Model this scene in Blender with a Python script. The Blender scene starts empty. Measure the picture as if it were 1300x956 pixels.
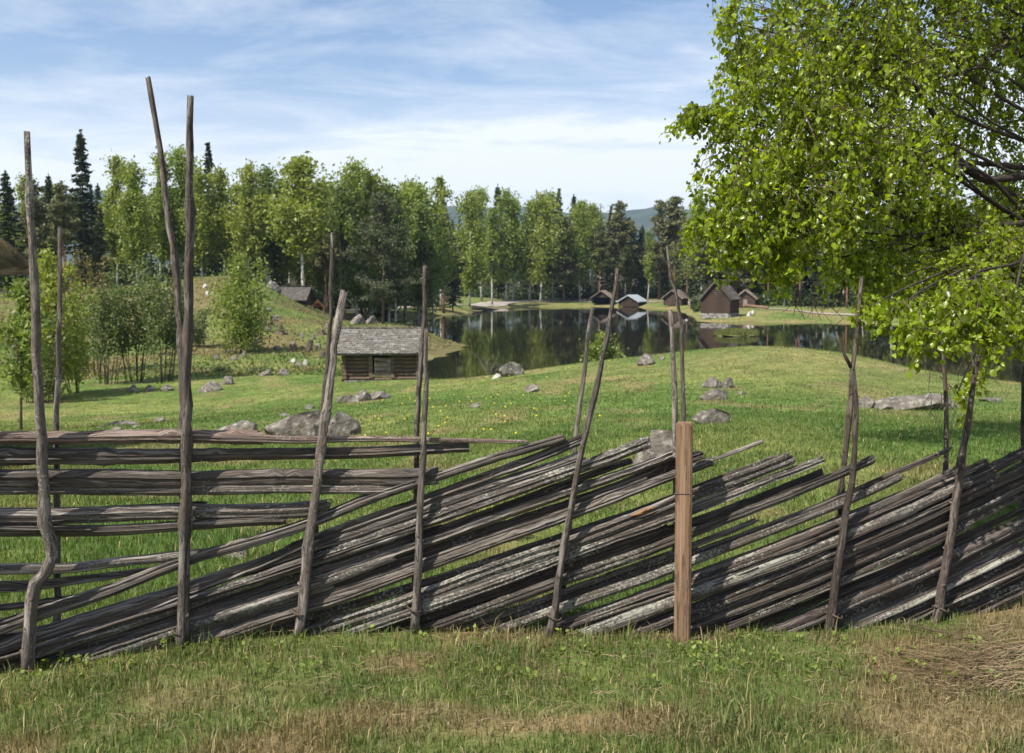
import bpy, math, random
import numpy as np
from mathutils import Vector, Matrix
R = math.radians
rng = np.random.default_rng(11)
random.seed(5)
sc = bpy.context.scene

# ------------------------------------------------------------------ camera
F = 35 / 36 * 1300          # focal length in photo pixels
PITCH = math.atan(73 / F)
CAMZ = 2.0
cam_d = bpy.data.cameras.new("camera")
cam = bpy.data.objects.new("camera", cam_d)
sc.collection.objects.link(cam)
sc.camera = cam
cam.location = (0, 0, CAMZ)
cam.rotation_euler = (R(90) - PITCH, 0, 0)
cam_d.lens = 35
cam_d.sensor_width = 36
cam_d.sensor_fit = 'HORIZONTAL'
cam_d.shift_y = -45 / 1300
cam_d.clip_end = 20000
cam_d.dof.use_dof = True
cam_d.dof.focus_distance = 6.1
cam_d.dof.aperture_fstop = 4.5

# ------------------------------------------------------------------ light
SUN_EL = R(52)
TRAV = (0.76, 0.65)          # horizontal direction the light travels
sl = bpy.data.lights.new("sun", 'SUN')
sl.energy = 5.0
sl.angle = R(0.55)
sl.color = (1.0, 0.93, 0.82)
sun = bpy.data.objects.new("sun", sl)
sc.collection.objects.link(sun)
dv = Vector((TRAV[0] * math.cos(SUN_EL), TRAV[1] * math.cos(SUN_EL), -math.sin(SUN_EL)))
sun.rotation_euler = dv.to_track_quat('-Z', 'Y').to_euler()

world = bpy.data.worlds.new("World")
sc.world = world
world.use_nodes = True
wt = world.node_tree
wt.nodes.clear()


def N(nt, kind, **kw):
    n = nt.nodes.new(kind)
    for k, v in kw.items():
        if k.startswith('in_'):
            key = k[3:]
            key = int(key) if key.isdigit() else key.replace('_', ' ')
            n.inputs[key].default_value = v
        else:
            setattr(n, k, v)
    return n


def mathn(nt, op, a, b=None, c=None, clamp=False):
    n = nt.nodes.new('ShaderNodeMath')
    n.operation = op
    n.use_clamp = clamp
    for i, s in enumerate((a, b, c)):
        if s is None:
            continue
        if isinstance(s, (int, float)):
            n.inputs[i].default_value = s
        else:
            nt.links.new(s, n.inputs[i])
    return n.outputs[0]


def ramp(nt, fac, stops, interp='LINEAR'):
    n = nt.nodes.new('ShaderNodeValToRGB')
    n.color_ramp.interpolation = interp
    cr = n.color_ramp
    while len(cr.elements) < len(stops):
        cr.elements.new(0.5)
    for e, (p, c) in zip(cr.elements, stops):
        e.position = p
        if isinstance(c, (int, float)):
            c = (c, c, c)
        e.color = (*c, 1)
    nt.links.new(fac, n.inputs[0])
    return n.outputs[0]


def mixc(nt, fac, a, b, mode='MIX'):
    n = nt.nodes.new('ShaderNodeMix')
    n.data_type = 'RGBA'
    n.blend_type = mode
    for s, sock in ((fac, n.inputs[0]), (a, n.inputs[6]), (b, n.inputs[7])):
        if isinstance(s, (int, float)):
            sock.default_value = s
        elif isinstance(s, tuple):
            sock.default_value = (*s, 1)
        else:
            nt.links.new(s, sock)
    return n.outputs[2]


sky = N(wt, 'ShaderNodeTexSky', sky_type='NISHITA', sun_disc=False)
sky.sun_elevation = SUN_EL
sky.sun_rotation = math.atan2(-TRAV[0], -TRAV[1]) % (2 * math.pi)
sky.air_density = 1.0
sky.dust_density = 0.6
sky.ozone_density = 2.5
wtc = N(wt, 'ShaderNodeTexCoord')
sep = N(wt, 'ShaderNodeSeparateXYZ')
wt.links.new(wtc.outputs['Generated'], sep.inputs[0])
zc = mathn(wt, 'ADD', mathn(wt, 'MAXIMUM', sep.outputs[2], 0.0), 0.10)
comb = N(wt, 'ShaderNodeCombineXYZ')
wt.links.new(mathn(wt, 'DIVIDE', sep.outputs[0], zc), comb.inputs[0])
wt.links.new(mathn(wt, 'DIVIDE', sep.outputs[1], zc), comb.inputs[1])
mp = N(wt, 'ShaderNodeMapping')
mp.inputs['Scale'].default_value = (0.75, 1.15, 1)
mp.inputs['Rotation'].default_value = (0, 0, R(-22))
wt.links.new(comb.outputs[0], mp.inputs[0])
n1 = N(wt, 'ShaderNodeTexNoise', in_Scale=1.5, in_Detail=12.0, in_Roughness=0.66, in_Distortion=0.45)
wt.links.new(mp.outputs[0], n1.inputs['Vector'])
mp2 = N(wt, 'ShaderNodeMapping')
mp2.inputs['Scale'].default_value = (0.25, 0.55, 1)
mp2.inputs['Rotation'].default_value = (0, 0, R(8))
mp2.inputs['Location'].default_value = (3.1, 1.7, 0)
wt.links.new(comb.outputs[0], mp2.inputs[0])
n2 = N(wt, 'ShaderNodeTexNoise', in_Scale=1.1, in_Detail=5.0, in_Roughness=0.55, in_Distortion=0.3)
wt.links.new(mp2.outputs[0], n2.inputs['Vector'])
cl = mathn(wt, 'ADD', mathn(wt, 'MULTIPLY', n1.outputs[0], 0.55), mathn(wt, 'MULTIPLY', n2.outputs[0], 0.55))
clf = ramp(wt, cl, [(0.47, 0.0), (0.56, 0.34), (0.66, 0.95)])
hz = ramp(wt, sep.outputs[2], [(0.0, 0.95), (0.07, 0.92), (0.13, 0.56), (0.19, 0.18), (0.30, 0.03)])
fac = mathn(wt, 'ADD', hz, mathn(wt, 'MULTIPLY', clf, 0.85), clamp=True)
fac = mathn(wt, 'MULTIPLY', fac, 0.93)
skb = mixc(wt, 1.0, sky.outputs[0], (0.97, 1.10, 1.24), 'MULTIPLY')
skc = mixc(wt, fac, skb, (9.3, 9.6, 10.0))
bg = N(wt, 'ShaderNodeBackground', in_Strength=0.068)
wt.links.new(skc, bg.inputs[0])
wo = N(wt, 'ShaderNodeOutputWorld')
wt.links.new(bg.outputs[0], wo.inputs[0])

vs = sc.view_settings
vs.view_transform = 'Standard'
vs.look = 'None'
vs.exposure = 0.78
vs.gamma = 1.0
vs.use_curve_mapping = False
sc.cycles.max_bounces = 6
sc.cycles.diffuse_bounces = 3
sc.cycles.glossy_bounces = 3
sc.cycles.transmission_bounces = 4
sc.cycles.transparent_max_bounces = 6
sc.cycles.use_denoising = True
sc.cycles.caustics_reflective = False
sc.cycles.caustics_refractive = False


# ------------------------------------------------------------------ helpers
def W(px, py, D):
    """world point seen at photo pixel (px,py) at distance D along y"""
    xc = (px - 650) / F
    yc = (433 - py) / F
    dy = math.cos(PITCH) + yc * math.sin(PITCH)
    dz = -math.sin(PITCH) + yc * math.cos(PITCH)
    s = D / dy
    return Vector((xc * s, D, CAMZ + dz * s))


def PX(p):
    """photo pixel of a world point"""
    rel = Vector(p) - Vector((0, 0, CAMZ))
    d = rel.y * math.cos(PITCH) - rel.z * math.sin(PITCH)
    u = rel.y * math.sin(PITCH) + rel.z * math.cos(PITCH)
    return 650 + F * rel.x / d, 433 - F * u / d


def ppm(D):
    return F / D


def tag(o, label=None, cat=None, group=None, kind=None):
    if label: o['label'] = label
    if cat: o['category'] = cat
    if group: o['group'] = group
    if kind: o['kind'] = kind
    return o


def empty(name, loc, rz=0):
    o = bpy.data.objects.new(name, None)
    sc.collection.objects.link(o)
    o.location = loc
    o.rotation_euler = (0, 0, rz)
    o.empty_display_size = 0.2
    return o


def link(name, me, mat=None, parent=None, loc=None):
    o = bpy.data.objects.new(name, me)
    sc.collection.objects.link(o)
    if mat and not me.materials:
        me.materials.append(mat)
    if parent: o.parent = parent
    if loc is not None: o.location = loc
    return o


def np_mesh(name, V, T, mat=None, cols=None, uvs=None, smooth=False):
    """V (n,3), T (m,k) fixed size faces"""
    me = bpy.data.meshes.new(name)
    V = np.ascontiguousarray(V, dtype=np.float32)
    T = np.ascontiguousarray(T, dtype=np.int32)
    k = T.shape[1]
    me.vertices.add(len(V))
    me.vertices.foreach_set('co', V.ravel())
    me.loops.add(T.size)
    me.loops.foreach_set('vertex_index', T.ravel())
    me.polygons.add(len(T))
    me.polygons.foreach_set('loop_start', np.arange(0, T.size, k, dtype=np.int32))
    me.polygons.foreach_set('loop_total', np.full(len(T), k, dtype=np.int32))
    if smooth:
        me.polygons.foreach_set('use_smooth', np.ones(len(T), dtype=bool))
    me.update(calc_edges=True)
    if cols is not None:
        a = me.color_attributes.new('Col', 'FLOAT_COLOR', 'POINT')
        c4 = np.ones((len(V), 4), dtype=np.float32)
        c4[:, :3] = cols
        a.data.foreach_set('color', c4.ravel())
    if uvs is not None:
        l = me.uv_layers.new(name='UVMap')
        l.data.foreach_set('uv', np.ascontiguousarray(uvs[T.ravel()], dtype=np.float32).ravel())
    if mat: me.materials.append(mat)
    return me


class MB:
    """collects geometry with uvs for one mesh"""
    def __init__(s):
        s.v, s.f, s.uv = [], [], []

    def add(s, vs_, fs_, uvs_=None):
        o = len(s.v)
        s.v += [tuple(v) for v in vs_]
        s.uv += [tuple(u) for u in (uvs_ if uvs_ is not None else [(v[0] + v[1] * .37, v[2]) for v in vs_])]
        s.f += [tuple(i + o for i in f) for f in fs_]

    def box(s, c, d, rot=None, uvscale=1):
        x, y, z = d[0] / 2, d[1] / 2, d[2] / 2
        vs_ = [Vector((a * x, b * y, e * z)) for a in (-1, 1) for b in (-1, 1) for e in (-1, 1)]
        if rot is not None: vs_ = [rot @ v for v in vs_]
        vs_ = [v + Vector(c) for v in vs_]
        fs = [(0, 1, 3, 2), (4, 6, 7, 5), (0, 4, 5, 1), (2, 3, 7, 6), (0, 2, 6, 4), (1, 5, 7, 3)]
        s.add(vs_, fs)

    def tube(s, pts, rad, n=8, wob=0.0, flat=None, rough=0.0, seed=0, cap=True, jag=0.0, shape=None):
        rr = random.Random(seed)
        pts = [Vector(p) for p in pts]
        m = len(pts)
        grooves = [1 - rough * (rr.random() ** 3) for _ in range(n)]
        rings, uvs_ = [], []
        L = 0
        prev = None
        for i, p in enumerate(pts):
            t = (pts[min(i + 1, m - 1)] - pts[max(i - 1, 0)]).normalized()
            if prev is None:
                a = Vector((0, 0, 1)) if abs(t.z) < 0.8 else Vector((0, 1, 0))
                u = t.cross(a).normalized()
            else:
                u = (prev - t * prev.dot(t)).normalized()
            prev = u
            w = t.cross(u)
            if i: L += (p - pts[i - 1]).length
            r = rad[i] if hasattr(rad, '__len__') else rad
            for k in range(n):
                th = 2 * math.pi * k / n
                q = r * grooves[k] * (1 + wob * (rr.random() - .5))
                if flat is not None:
                    for (f0, fc) in flat:
                        c = math.cos(th - f0)
                        if c > 1e-3: q = min(q, r * fc / c)
                pp = p + u * (q * math.cos(th)) + w * (q * math.sin(th))
                if jag and i in (0, m - 1):
                    pp = pp + t * (jag * (rr.random() - .5) * (1 if i else -1))
                rings.append(pp)
                uvs_.append((L, th / 6.2832 * r * 6.28))
        fs = []
        for i in range(m - 1):
            for k in range(n):
                k2 = (k + 1) % n
                fs.append((i * n + k, i * n + k2, (i + 1) * n + k2, (i + 1) * n + k))
        if cap:
            fs.append(tuple(reversed(range(n))))
            fs.append(tuple((m - 1) * n + k for k in range(n)))
        s.add(rings, fs, uvs_)

    def build(s, name, mat, parent=None, smooth=False, loc=None, origin=None):
        me = bpy.data.meshes.new(name)
        vv = s.v
        if origin is not None:
            vv = [(v[0] - origin[0], v[1] - origin[1], v[2] - origin[2]) for v in vv]
        me.from_pydata(vv, [], s.f)
        l = me.uv_layers.new(name='UVMap')
        idx = np.empty(len(me.loops), dtype=np.int32)
        me.loops.foreach_get('vertex_index', idx)
        l.data.foreach_set('uv', np.array(s.uv, dtype=np.float32)[idx].ravel())
        if smooth: me.polygons.foreach_set('use_smooth', [True] * len(me.polygons))
        me.update()
        return link(name, me, mat, parent, loc if loc is not None else origin)


# 2-D value noise
_perm = rng.random((256, 256))


def vnoise(x, y):
    x = np.asarray(x, float); y = np.asarray(y, float)
    xi = np.floor(x).astype(int); yi = np.floor(y).astype(int)
    fx = x - xi; fy = y - yi
    fx = fx * fx * (3 - 2 * fx); fy = fy * fy * (3 - 2 * fy)
    g = lambda a, b: _perm[a & 255, b & 255]
    return (g(xi, yi) * (1 - fx) + g(xi + 1, yi) * fx) * (1 - fy) + (g(xi, yi + 1) * (1 - fx) + g(xi + 1, yi + 1) * fx) * fy


def fbm(x, y, o=4):
    s = 0; a = .5; t = 0
    for i in range(o):
        s = s + a * vnoise(x * 2 ** i + 17.3 * i, y * 2 ** i + 5.1 * i); t += a; a *= .5
    return s / t


def resample(pts, step):
    """catmull-rom through pts"""
    pts = [Vector(p) for p in pts]
    out = []
    for i in range(len(pts) - 1):
        p0 = pts[max(i - 1, 0)]; p1 = pts[i]; p2 = pts[i + 1]; p3 = pts[min(i + 2, len(pts) - 1)]
        n = max(1, int((p2 - p1).length / step))
        for k in range(n):
            t = k / n
            out.append(0.5 * ((2 * p1) + (p2 - p0) * t + (2 * p0 - 5 * p1 + 4 * p2 - p3) * t * t + (3 * p1 - p0 - 3 * p2 + p3) * t ** 3))
    out.append(pts[-1])
    return out


# ------------------------------------------------------------------ materials
def new_mat(name):
    m = bpy.data.materials.new(name)
    m.use_nodes = True
    nt = m.node_tree
    nt.nodes.clear()
    out = nt.nodes.new('ShaderNodeOutputMaterial')
    return m, nt, out


def wood_mat(name, dark, mid, light, lichen=0.3, red=0.0, su=1.5, sv=38, bump=0.9, lcol=(0.36, 0.355, 0.30), crack=.85):
    m, nt, out = new_mat(name)
    uv = N(nt, 'ShaderNodeUVMap')
    oi = N(nt, 'ShaderNodeObjectInfo')
    sp = N(nt, 'ShaderNodeSeparateXYZ')
    nt.links.new(uv.outputs[0], sp.inputs[0])
    cb = N(nt, 'ShaderNodeCombineXYZ')
    nt.links.new(mathn(nt, 'MULTIPLY', sp.outputs[0], su), cb.inputs[0])
    nt.links.new(mathn(nt, 'MULTIPLY', sp.outputs[1], sv), cb.inputs[1])
    nt.links.new(mathn(nt, 'MULTIPLY', oi.outputs['Random'], 60.0), cb.inputs[2])
    g1 = N(nt, 'ShaderNodeTexNoise', in_Scale=1.0, in_Detail=6.0, in_Roughness=0.65, in_Distortion=0.4)
    nt.links.new(cb.outputs[0], g1.inputs['Vector'])
    cb2 = N(nt, 'ShaderNodeCombineXYZ')
    nt.links.new(mathn(nt, 'MULTIPLY', sp.outputs[0], su * 2.2), cb2.inputs[0])
    nt.links.new(mathn(nt, 'MULTIPLY', sp.outputs[1], sv * 3.0), cb2.inputs[1])
    nt.links.new(mathn(nt, 'MULTIPLY', oi.outputs['Random'], 31.0), cb2.inputs[2])
    g2 = N(nt, 'ShaderNodeTexNoise', in_Scale=1.0, in_Detail=4.0, in_Roughness=0.7)
    nt.links.new(cb2.outputs[0], g2.inputs['Vector'])
    g = mathn(nt, 'ADD', mathn(nt, 'MULTIPLY', g1.outputs[0], .6), mathn(nt, 'MULTIPLY', g2.outputs[0], .4))
    col = ramp(nt, g, [(0.36, dark), (0.50, mid), (0.66, light)])
    crk = ramp(nt, mathn(nt, 'ABSOLUTE', mathn(nt, 'SUBTRACT', g1.outputs[0], 0.5)), [(0.0, .28), (0.022, 1.0)])
    col = mixc(nt, crack, col, crk, 'MULTIPLY')
    # per piece tone
    ton = mathn(nt, 'ADD', mathn(nt, 'MULTIPLY', oi.outputs['Random'], .7), .68)
    tn = N(nt, 'ShaderNodeCombineXYZ')
    for i in range(3): nt.links.new(ton, tn.inputs[i])
    col = mixc(nt, 1.0, col, tn.outputs[0], 'MULTIPLY')
    geo = N(nt, 'ShaderNodeTexCoord')
    pn = N(nt, 'ShaderNodeTexNoise', in_Scale=2.6, in_Detail=5.0, in_Roughness=0.6)
    nt.links.new(geo.outputs['Object'], pn.inputs['Vector'])
    br = ramp(nt, pn.outputs[0], [(0.42, 0.0), (0.62, 1.0)])
    col = mixc(nt, mathn(nt, 'MULTIPLY', br, .35), col, (mid[0] * 1.25 + red, mid[1] * 1.08, mid[2] * .88))
    # lichen spots
    ln = N(nt, 'ShaderNodeTexNoise', in_Scale=58.0, in_Detail=5.0, in_Roughness=0.7)
    nt.links.new(geo.outputs['Object'], ln.inputs['Vector'])
    ln2 = N(nt, 'ShaderNodeTexNoise', in_Scale=3.4, in_Detail=2.0)
    nt.links.new(geo.outputs['Object'], ln2.inputs['Vector'])
    la = mathn(nt, 'ADD', ln.outputs[0], mathn(nt, 'MULTIPLY', ln2.outputs[0], .55))
    la = mathn(nt, 'ADD', la, mathn(nt, 'SUBTRACT', mathn(nt, 'MULTIPLY', oi.outputs['Random'], .13), .05))
    lf = ramp(nt, la, [(0.975 - lichen * .3, 0.0), (1.01 - lichen * .3, 1.0)])
    col = mixc(nt, mathn(nt, 'MULTIPLY', lf, .75), col, lcol)
    b = N(nt, 'ShaderNodeBsdfPrincipled', in_Roughness=0.85)
    b.inputs['Specular IOR Level'].default_value = 0.25
    nt.links.new(col, b.inputs['Base Color'])
    bp = N(nt, 'ShaderNodeBump', in_Strength=bump, in_Distance=0.016)
    hh = mathn(nt, 'ADD', mathn(nt, 'ADD', g, mathn(nt, 'MULTIPLY', crk, .35 * crack)), mathn(nt, 'MULTIPLY', lf, .15))
    nt.links.new(hh, bp.inputs['Height'])
    nt.links.new(bp.outputs[0], b.inputs['Normal'])
    nt.links.new(b.outputs[0], out.inputs[0])
    return m


def leaf_mat(name, col, var=0.35, trans=0.35, rough=0.5, yellow=(0.16, 0.17, 0.03), use_col=False, spec=0.4, tcol=None, ymax=.55):
    m, nt, out = new_mat(name)
    geo = N(nt, 'ShaderNodeNewGeometry')
    oi = N(nt, 'ShaderNodeObjectInfo')
    if use_col:
        at = N(nt, 'ShaderNodeAttribute', attribute_name='Col')
        base = at.outputs['Color']
    else:
        base = mixc(nt, mathn(nt, 'MULTIPLY', oi.outputs['Random'], ymax), col, yellow)
    k = mathn(nt, 'ADD', mathn(nt, 'MULTIPLY', geo.outputs['Random Per Island'], var * 2), 1 - var)
    cb = N(nt, 'ShaderNodeCombineXYZ')
    for i in range(3): nt.links.new(k, cb.inputs[i])
    c = mixc(nt, 1.0, base, cb.outputs[0], 'MULTIPLY')
    b = N(nt, 'ShaderNodeBsdfPrincipled', in_Roughness=rough)
    b.inputs['Specular IOR Level'].default_value = spec
    nt.links.new(c, b.inputs['Base Color'])
    tr = N(nt, 'ShaderNodeBsdfTranslucent')
    tc = mixc(nt, 1.0, c, tcol or (1.5, 1.45, 0.6), 'MULTIPLY')
    nt.links.new(tc, tr.inputs[0])
    mx = N(nt, 'ShaderNodeMixShader', in_0=trans)
    nt.links.new(b.outputs[0], mx.inputs[1])
    nt.links.new(tr.outputs[0], mx.inputs[2])
    nt.links.new(mx.outputs[0], out.inputs[0])
    return m


def noise_mat(name, stops, scale=3.0, detail=6, rough=0.9, bump=0.5, bscale=None, dist=0.05, coord='Object', spec=.3, sc3=(1, 1, 1), extra=None):
    m, nt, out = new_mat(name)
    tc = N(nt, 'ShaderNodeTexCoord')
    mpn = N(nt, 'ShaderNodeMapping')
    mpn.inputs['Scale'].default_value = sc3
    nt.links.new(tc.outputs[coord], mpn.inputs[0])
    n = N(nt, 'ShaderNodeTexNoise', in_Scale=scale, in_Detail=float(detail), in_Roughness=0.62)
    nt.links.new(mpn.outputs[0], n.inputs['Vector'])
    col = ramp(nt, n.outputs[0], stops)
    if extra:
        for (s2, lo, hi, c2, am) in extra:
            e = N(nt, 'ShaderNodeTexNoise', in_Scale=s2, in_Detail=5.0, in_Roughness=0.65)
            nt.links.new(mpn.outputs[0], e.inputs['Vector'])
            ef = ramp(nt, e.outputs[0], [(lo, 0.0), (hi, 1.0)])
            col = mixc(nt, mathn(nt, 'MULTIPLY', ef, am), col, c2)
    b = N(nt, 'ShaderNodeBsdfPrincipled', in_Roughness=rough)
    b.inputs['Specular IOR Level'].default_value = spec
    nt.links.new(col, b.inputs['Base Color'])
    nb = N(nt, 'ShaderNodeTexNoise', in_Scale=bscale or scale * 4, in_Detail=8.0, in_Roughness=0.65)
    nt.links.new(mpn.outputs[0], nb.inputs['Vector'])
    bp = N(nt, 'ShaderNodeBump', in_Strength=bump, in_Distance=dist)
    nt.links.new(nb.outputs[0], bp.inputs['Height'])
    nt.links.new(bp.outputs[0], b.inputs['Normal'])
    nt.links.new(b.outputs[0], out.inputs[0])
    return m


M = {}
M['rail'] = wood_mat('weathered_rail_wood', (0.022, 0.019, 0.017), (0.125, 0.110, 0.099), (0.36, 0.335, 0.305), lichen=0.22)
M['rail_dark'] = wood_mat('dark_rail_wood', (0.015, 0.012, 0.011), (0.065, 0.055, 0.049), (0.17, 0.15, 0.135), lichen=0.10)
M['rail_lichen'] = wood_mat('lichen_rail_wood', (0.02, 0.017, 0.015), (0.11, 0.098, 0.088), (0.33, 0.305, 0.28), lichen=0.42)
M['rail_red'] = wood_mat('barked_rail_wood', (0.04, 0.027, 0.022), (0.165, 0.125, 0.105), (0.34, 0.285, 0.25), lichen=0.15)
M['pole'] = wood_mat('pole_wood', (0.035, 0.029, 0.025), (0.125, 0.108, 0.096), (0.29, 0.262, 0.238), lichen=0.18, sv=26, su=5, bump=1)
M['pole_dark'] = wood_mat('dark_pole_wood', (0.02, 0.016, 0.014), (0.082, 0.066, 0.057), (0.19, 0.162, 0.142), lichen=0.12, sv=26, su=5, bump=1)
M['new_wood'] = wood_mat('brown_sawn_wood', (0.07, 0.042, 0.026), (0.155, 0.10, 0.063), (0.235, 0.165, 0.11), lichen=-0.6, su=1.2, sv=26, bump=.6)
M['hut_wood'] = wood_mat('hut_log_wood', (0.05, 0.034, 0.026), (0.15, 0.105, 0.08), (0.30, 0.235, 0.19), lichen=0.0, su=1.5, sv=12, bump=.6)
M['dark_wood'] = wood_mat('shade_darkened_wood', (0.018, 0.012, 0.009), (0.055, 0.035, 0.026), (0.10, 0.068, 0.05), lichen=-0.6, su=.8, sv=4, bump=.5)  # brown wood darkened further to deepen the turf cabin's shaded side
M['brown_wood'] = wood_mat('brown_log_wall', (0.026, 0.017, 0.012), (0.060, 0.040, 0.030), (0.105, 0.075, 0.057), lichen=-0.6, su=.8, sv=4, bump=.5)
M['red_wood'] = wood_mat('reddish_log_wall', (0.035, 0.023, 0.018), (0.08, 0.055, 0.044), (0.13, 0.095, 0.077), lichen=-0.6, su=.8, sv=4, bump=.5)
M['orange_wood'] = wood_mat('orange_wood', (0.14, 0.055, 0.025), (0.28, 0.12, 0.05), (0.42, 0.22, 0.10), lichen=-0.6, su=.8, sv=5, bump=.4)
M['shingle'] = wood_mat('grey_shingle', (0.03, 0.027, 0.024), (0.095, 0.089, 0.082), (0.20, 0.19, 0.175), lichen=0.1, su=3, sv=12)
M['roof_dark'] = wood_mat('dark_roof_boards', (0.03, 0.026, 0.024), (0.075, 0.066, 0.06), (0.14, 0.125, 0.115), lichen=-.2, su=1, sv=5)
M['straw_roof'] = wood_mat('brown_roof_boards', (0.07, 0.055, 0.045), (0.16, 0.13, 0.11), (0.26, 0.22, 0.19), lichen=-.2, su=1, sv=5)
M['metal_roof'] = noise_mat('pale_metal_roof', [(0.3, (0.26, 0.29, 0.33)), (0.7, (0.40, 0.44, 0.48))], scale=1.0, rough=.4, bump=.1)
M['door_wood'] = wood_mat('grey_door_boards', (0.08, 0.062, 0.052), (0.21, 0.17, 0.145), (0.36, 0.31, 0.27), lichen=-.4, su=1.5, sv=12)
M['opening_shade'] = noise_mat('painted_opening_shade', [(0.3, (0.008, 0.007, 0.006)), (0.7, (0.02, 0.016, 0.013))], rough=1)  # near-black colour standing in for shade inside an opening
M['stone'] = noise_mat('grey_stone', [(0.32, (0.06, 0.054, 0.046)), (0.5, (0.165, 0.148, 0.126)), (0.68, (0.31, 0.285, 0.245))], scale=3.2, rough=.9, bump=1.0, bscale=9, dist=.10,
                       extra=[(7, .56, .62, (0.36, 0.35, 0.31), .6), (2.2, .58, .66, (0.055, 0.06, 0.03), .8), (1.7, .60, .68, (0.23, 0.155, 0.10), .5)])
M['stone_pale'] = noise_mat('pale_stone', [(0.3, (0.26, 0.25, 0.23)), (0.7, (0.5, 0.48, 0.45))], scale=2, bump=.6)
M['foundation'] = noise_mat('foundation_stone', [(0.35, (0.10, 0.09, 0.085)), (0.65, (0.36, 0.34, 0.33))], scale=3.0, bump=.8)
M['bark'] = noise_mat('pine_bark', [(0.35, (0.05, 0.038, 0.03)), (0.65, (0.15, 0.115, 0.09))], scale=4, sc3=(3, 3, .8), bump=.8)
M['pine_red'] = noise_mat('red_pine_bark', [(0.35, (0.11, 0.055, 0.035)), (0.65, (0.27, 0.14, 0.085))], scale=3, sc3=(2, 2, .5), bump=.7)
M['birch_bark'] = noise_mat('birch_bark', [(0.36, (0.06, 0.055, 0.05)), (0.44, (0.38, 0.36, 0.33)), (0.7, (0.62, 0.60, 0.56))], scale=2.2, sc3=(.7, .7, 2.0), bump=.4)
M['branch'] = noise_mat('dark_branch_bark', [(0.35, (0.028, 0.022, 0.019)), (0.65, (0.085, 0.068, 0.058))], scale=9, bump=.8)
M['twig'] = noise_mat('twig_bark', [(0.35, (0.05, 0.035, 0.028)), (0.65, (0.11, 0.08, 0.06))], scale=9, bump=.3)
M['birch_leaf'] = leaf_mat('far_birch_leaves', (0.175, 0.235, 0.045), yellow=(0.235, 0.27, 0.06), trans=.45, ymax=.8)
M['aspen_leaf'] = leaf_mat('far_dark_birch_leaves', (0.13, 0.19, 0.04), yellow=(0.11, 0.15, 0.035), trans=.35)
M['spruce_leaf'] = leaf_mat('spruce_needles', (0.042, 0.060, 0.028), yellow=(0.07, 0.082, 0.035), trans=.12, spec=.2)
M['pine_leaf'] = leaf_mat('pine_needles', (0.115, 0.13, 0.055), yellow=(0.165, 0.15, 0.07), trans=.15, spec=.2)
M['alder_leaf'] = leaf_mat('alder_leaves', (0.105, 0.145, 0.05), yellow=(0.14, 0.16, 0.065), trans=.35)
M['sapling_leaf'] = leaf_mat('sapling_leaves', (0.16, 0.23, 0.045), yellow=(0.19, 0.22, 0.05), trans=.4)
M['headland_pine_leaf'] = leaf_mat('headland_pine_needles', (0.075, 0.092, 0.05), yellow=(0.08, 0.092, 0.05), trans=.2, spec=.2)
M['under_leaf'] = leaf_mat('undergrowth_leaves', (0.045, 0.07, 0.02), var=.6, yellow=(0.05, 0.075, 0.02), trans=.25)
M['copper_leaf'] = leaf_mat('copper_leaves', (0.15, 0.125, 0.045), yellow=(0.16, 0.12, 0.05), trans=.35)
M['near_leaf'] = leaf_mat('near_birch_leaves', (0.185, 0.255, 0.018), var=.62, yellow=(0.20, 0.26, 0.022), trans=.55, rough=.33, spec=.55, tcol=(1.9, 1.75, 0.45))
M['grass'] = leaf_mat('grass_blades', (0.1, 0.16, 0.03), var=.35, trans=.35, use_col=True, rough=.55, spec=.35, tcol=(1.25, 1.25, .7))
M['straw'] = leaf_mat('dry_straw', (0.20, 0.15, 0.085), var=.5, trans=.2, yellow=(0.26, 0.195, 0.115))
M['flower'] = noise_mat('yellow_flower', [(0.3, (0.75, 0.55, 0.02)), (0.7, (0.85, 0.68, 0.04))], bump=0)
M['moss'] = noise_mat('moss_turf', [(0.3, (0.03, 0.03, 0.01)), (0.5, (0.085, 0.065, 0.02)), (0.7, (0.16, 0.11, 0.035))], scale=4, bump=1, dist=.15)
M['gravel'] = noise_mat('pale_gravel', [(0.3, (0.22, 0.19, 0.165)), (0.7, (0.36, 0.32, 0.285))], scale=.6, bump=.4)
M['hill'] = noise_mat('forested_hill', [(0.35, (0.018, 0.030, 0.016)), (0.65, (0.045, 0.065, 0.028))], scale=.012, bump=1, bscale=.03, dist=20)
M['wire'] = noise_mat('rusty_wire', [(0.3, (0.05, 0.04, 0.035)), (0.7, (0.12, 0.09, 0.07))], rough=.6, bump=0)
M['fresh_split'] = noise_mat('fresh_split_wood', [(0.3, (0.20, 0.10, 0.05)), (0.7, (0.34, 0.19, 0.10))], scale=12, bump=.5)

m, nt, out = new_mat('ground_cover')
at = N(nt, 'ShaderNodeAttribute', attribute_name='Col')
tc = N(nt, 'ShaderNodeTexCoord')
nn = N(nt, 'ShaderNodeTexNoise', in_Scale=2.2, in_Detail=9.0, in_Roughness=0.7)
nt.links.new(tc.outputs['Object'], nn.inputs['Vector'])
nv = ramp(nt, nn.outputs[0], [(0.3, .55), (0.7, 1.4)])
nn2 = N(nt, 'ShaderNodeTexNoise', in_Scale=.35, in_Detail=7.0, in_Roughness=0.7)
nt.links.new(tc.outputs['Object'], nn2.inputs['Vector'])
nv2 = ramp(nt, nn2.outputs[0], [(0.35, (.8, .85, .8)), (0.65, (1.3, 1.2, 1.2))])
gc = mixc(nt, 1.0, mixc(nt, 1.0, at.outputs['Color'], nv, 'MULTIPLY'), nv2, 'MULTIPLY')
b = N(nt, 'ShaderNodeBsdfPrincipled', in_Roughness=0.95)
b.inputs['Specular IOR Level'].default_value = 0.1
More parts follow.
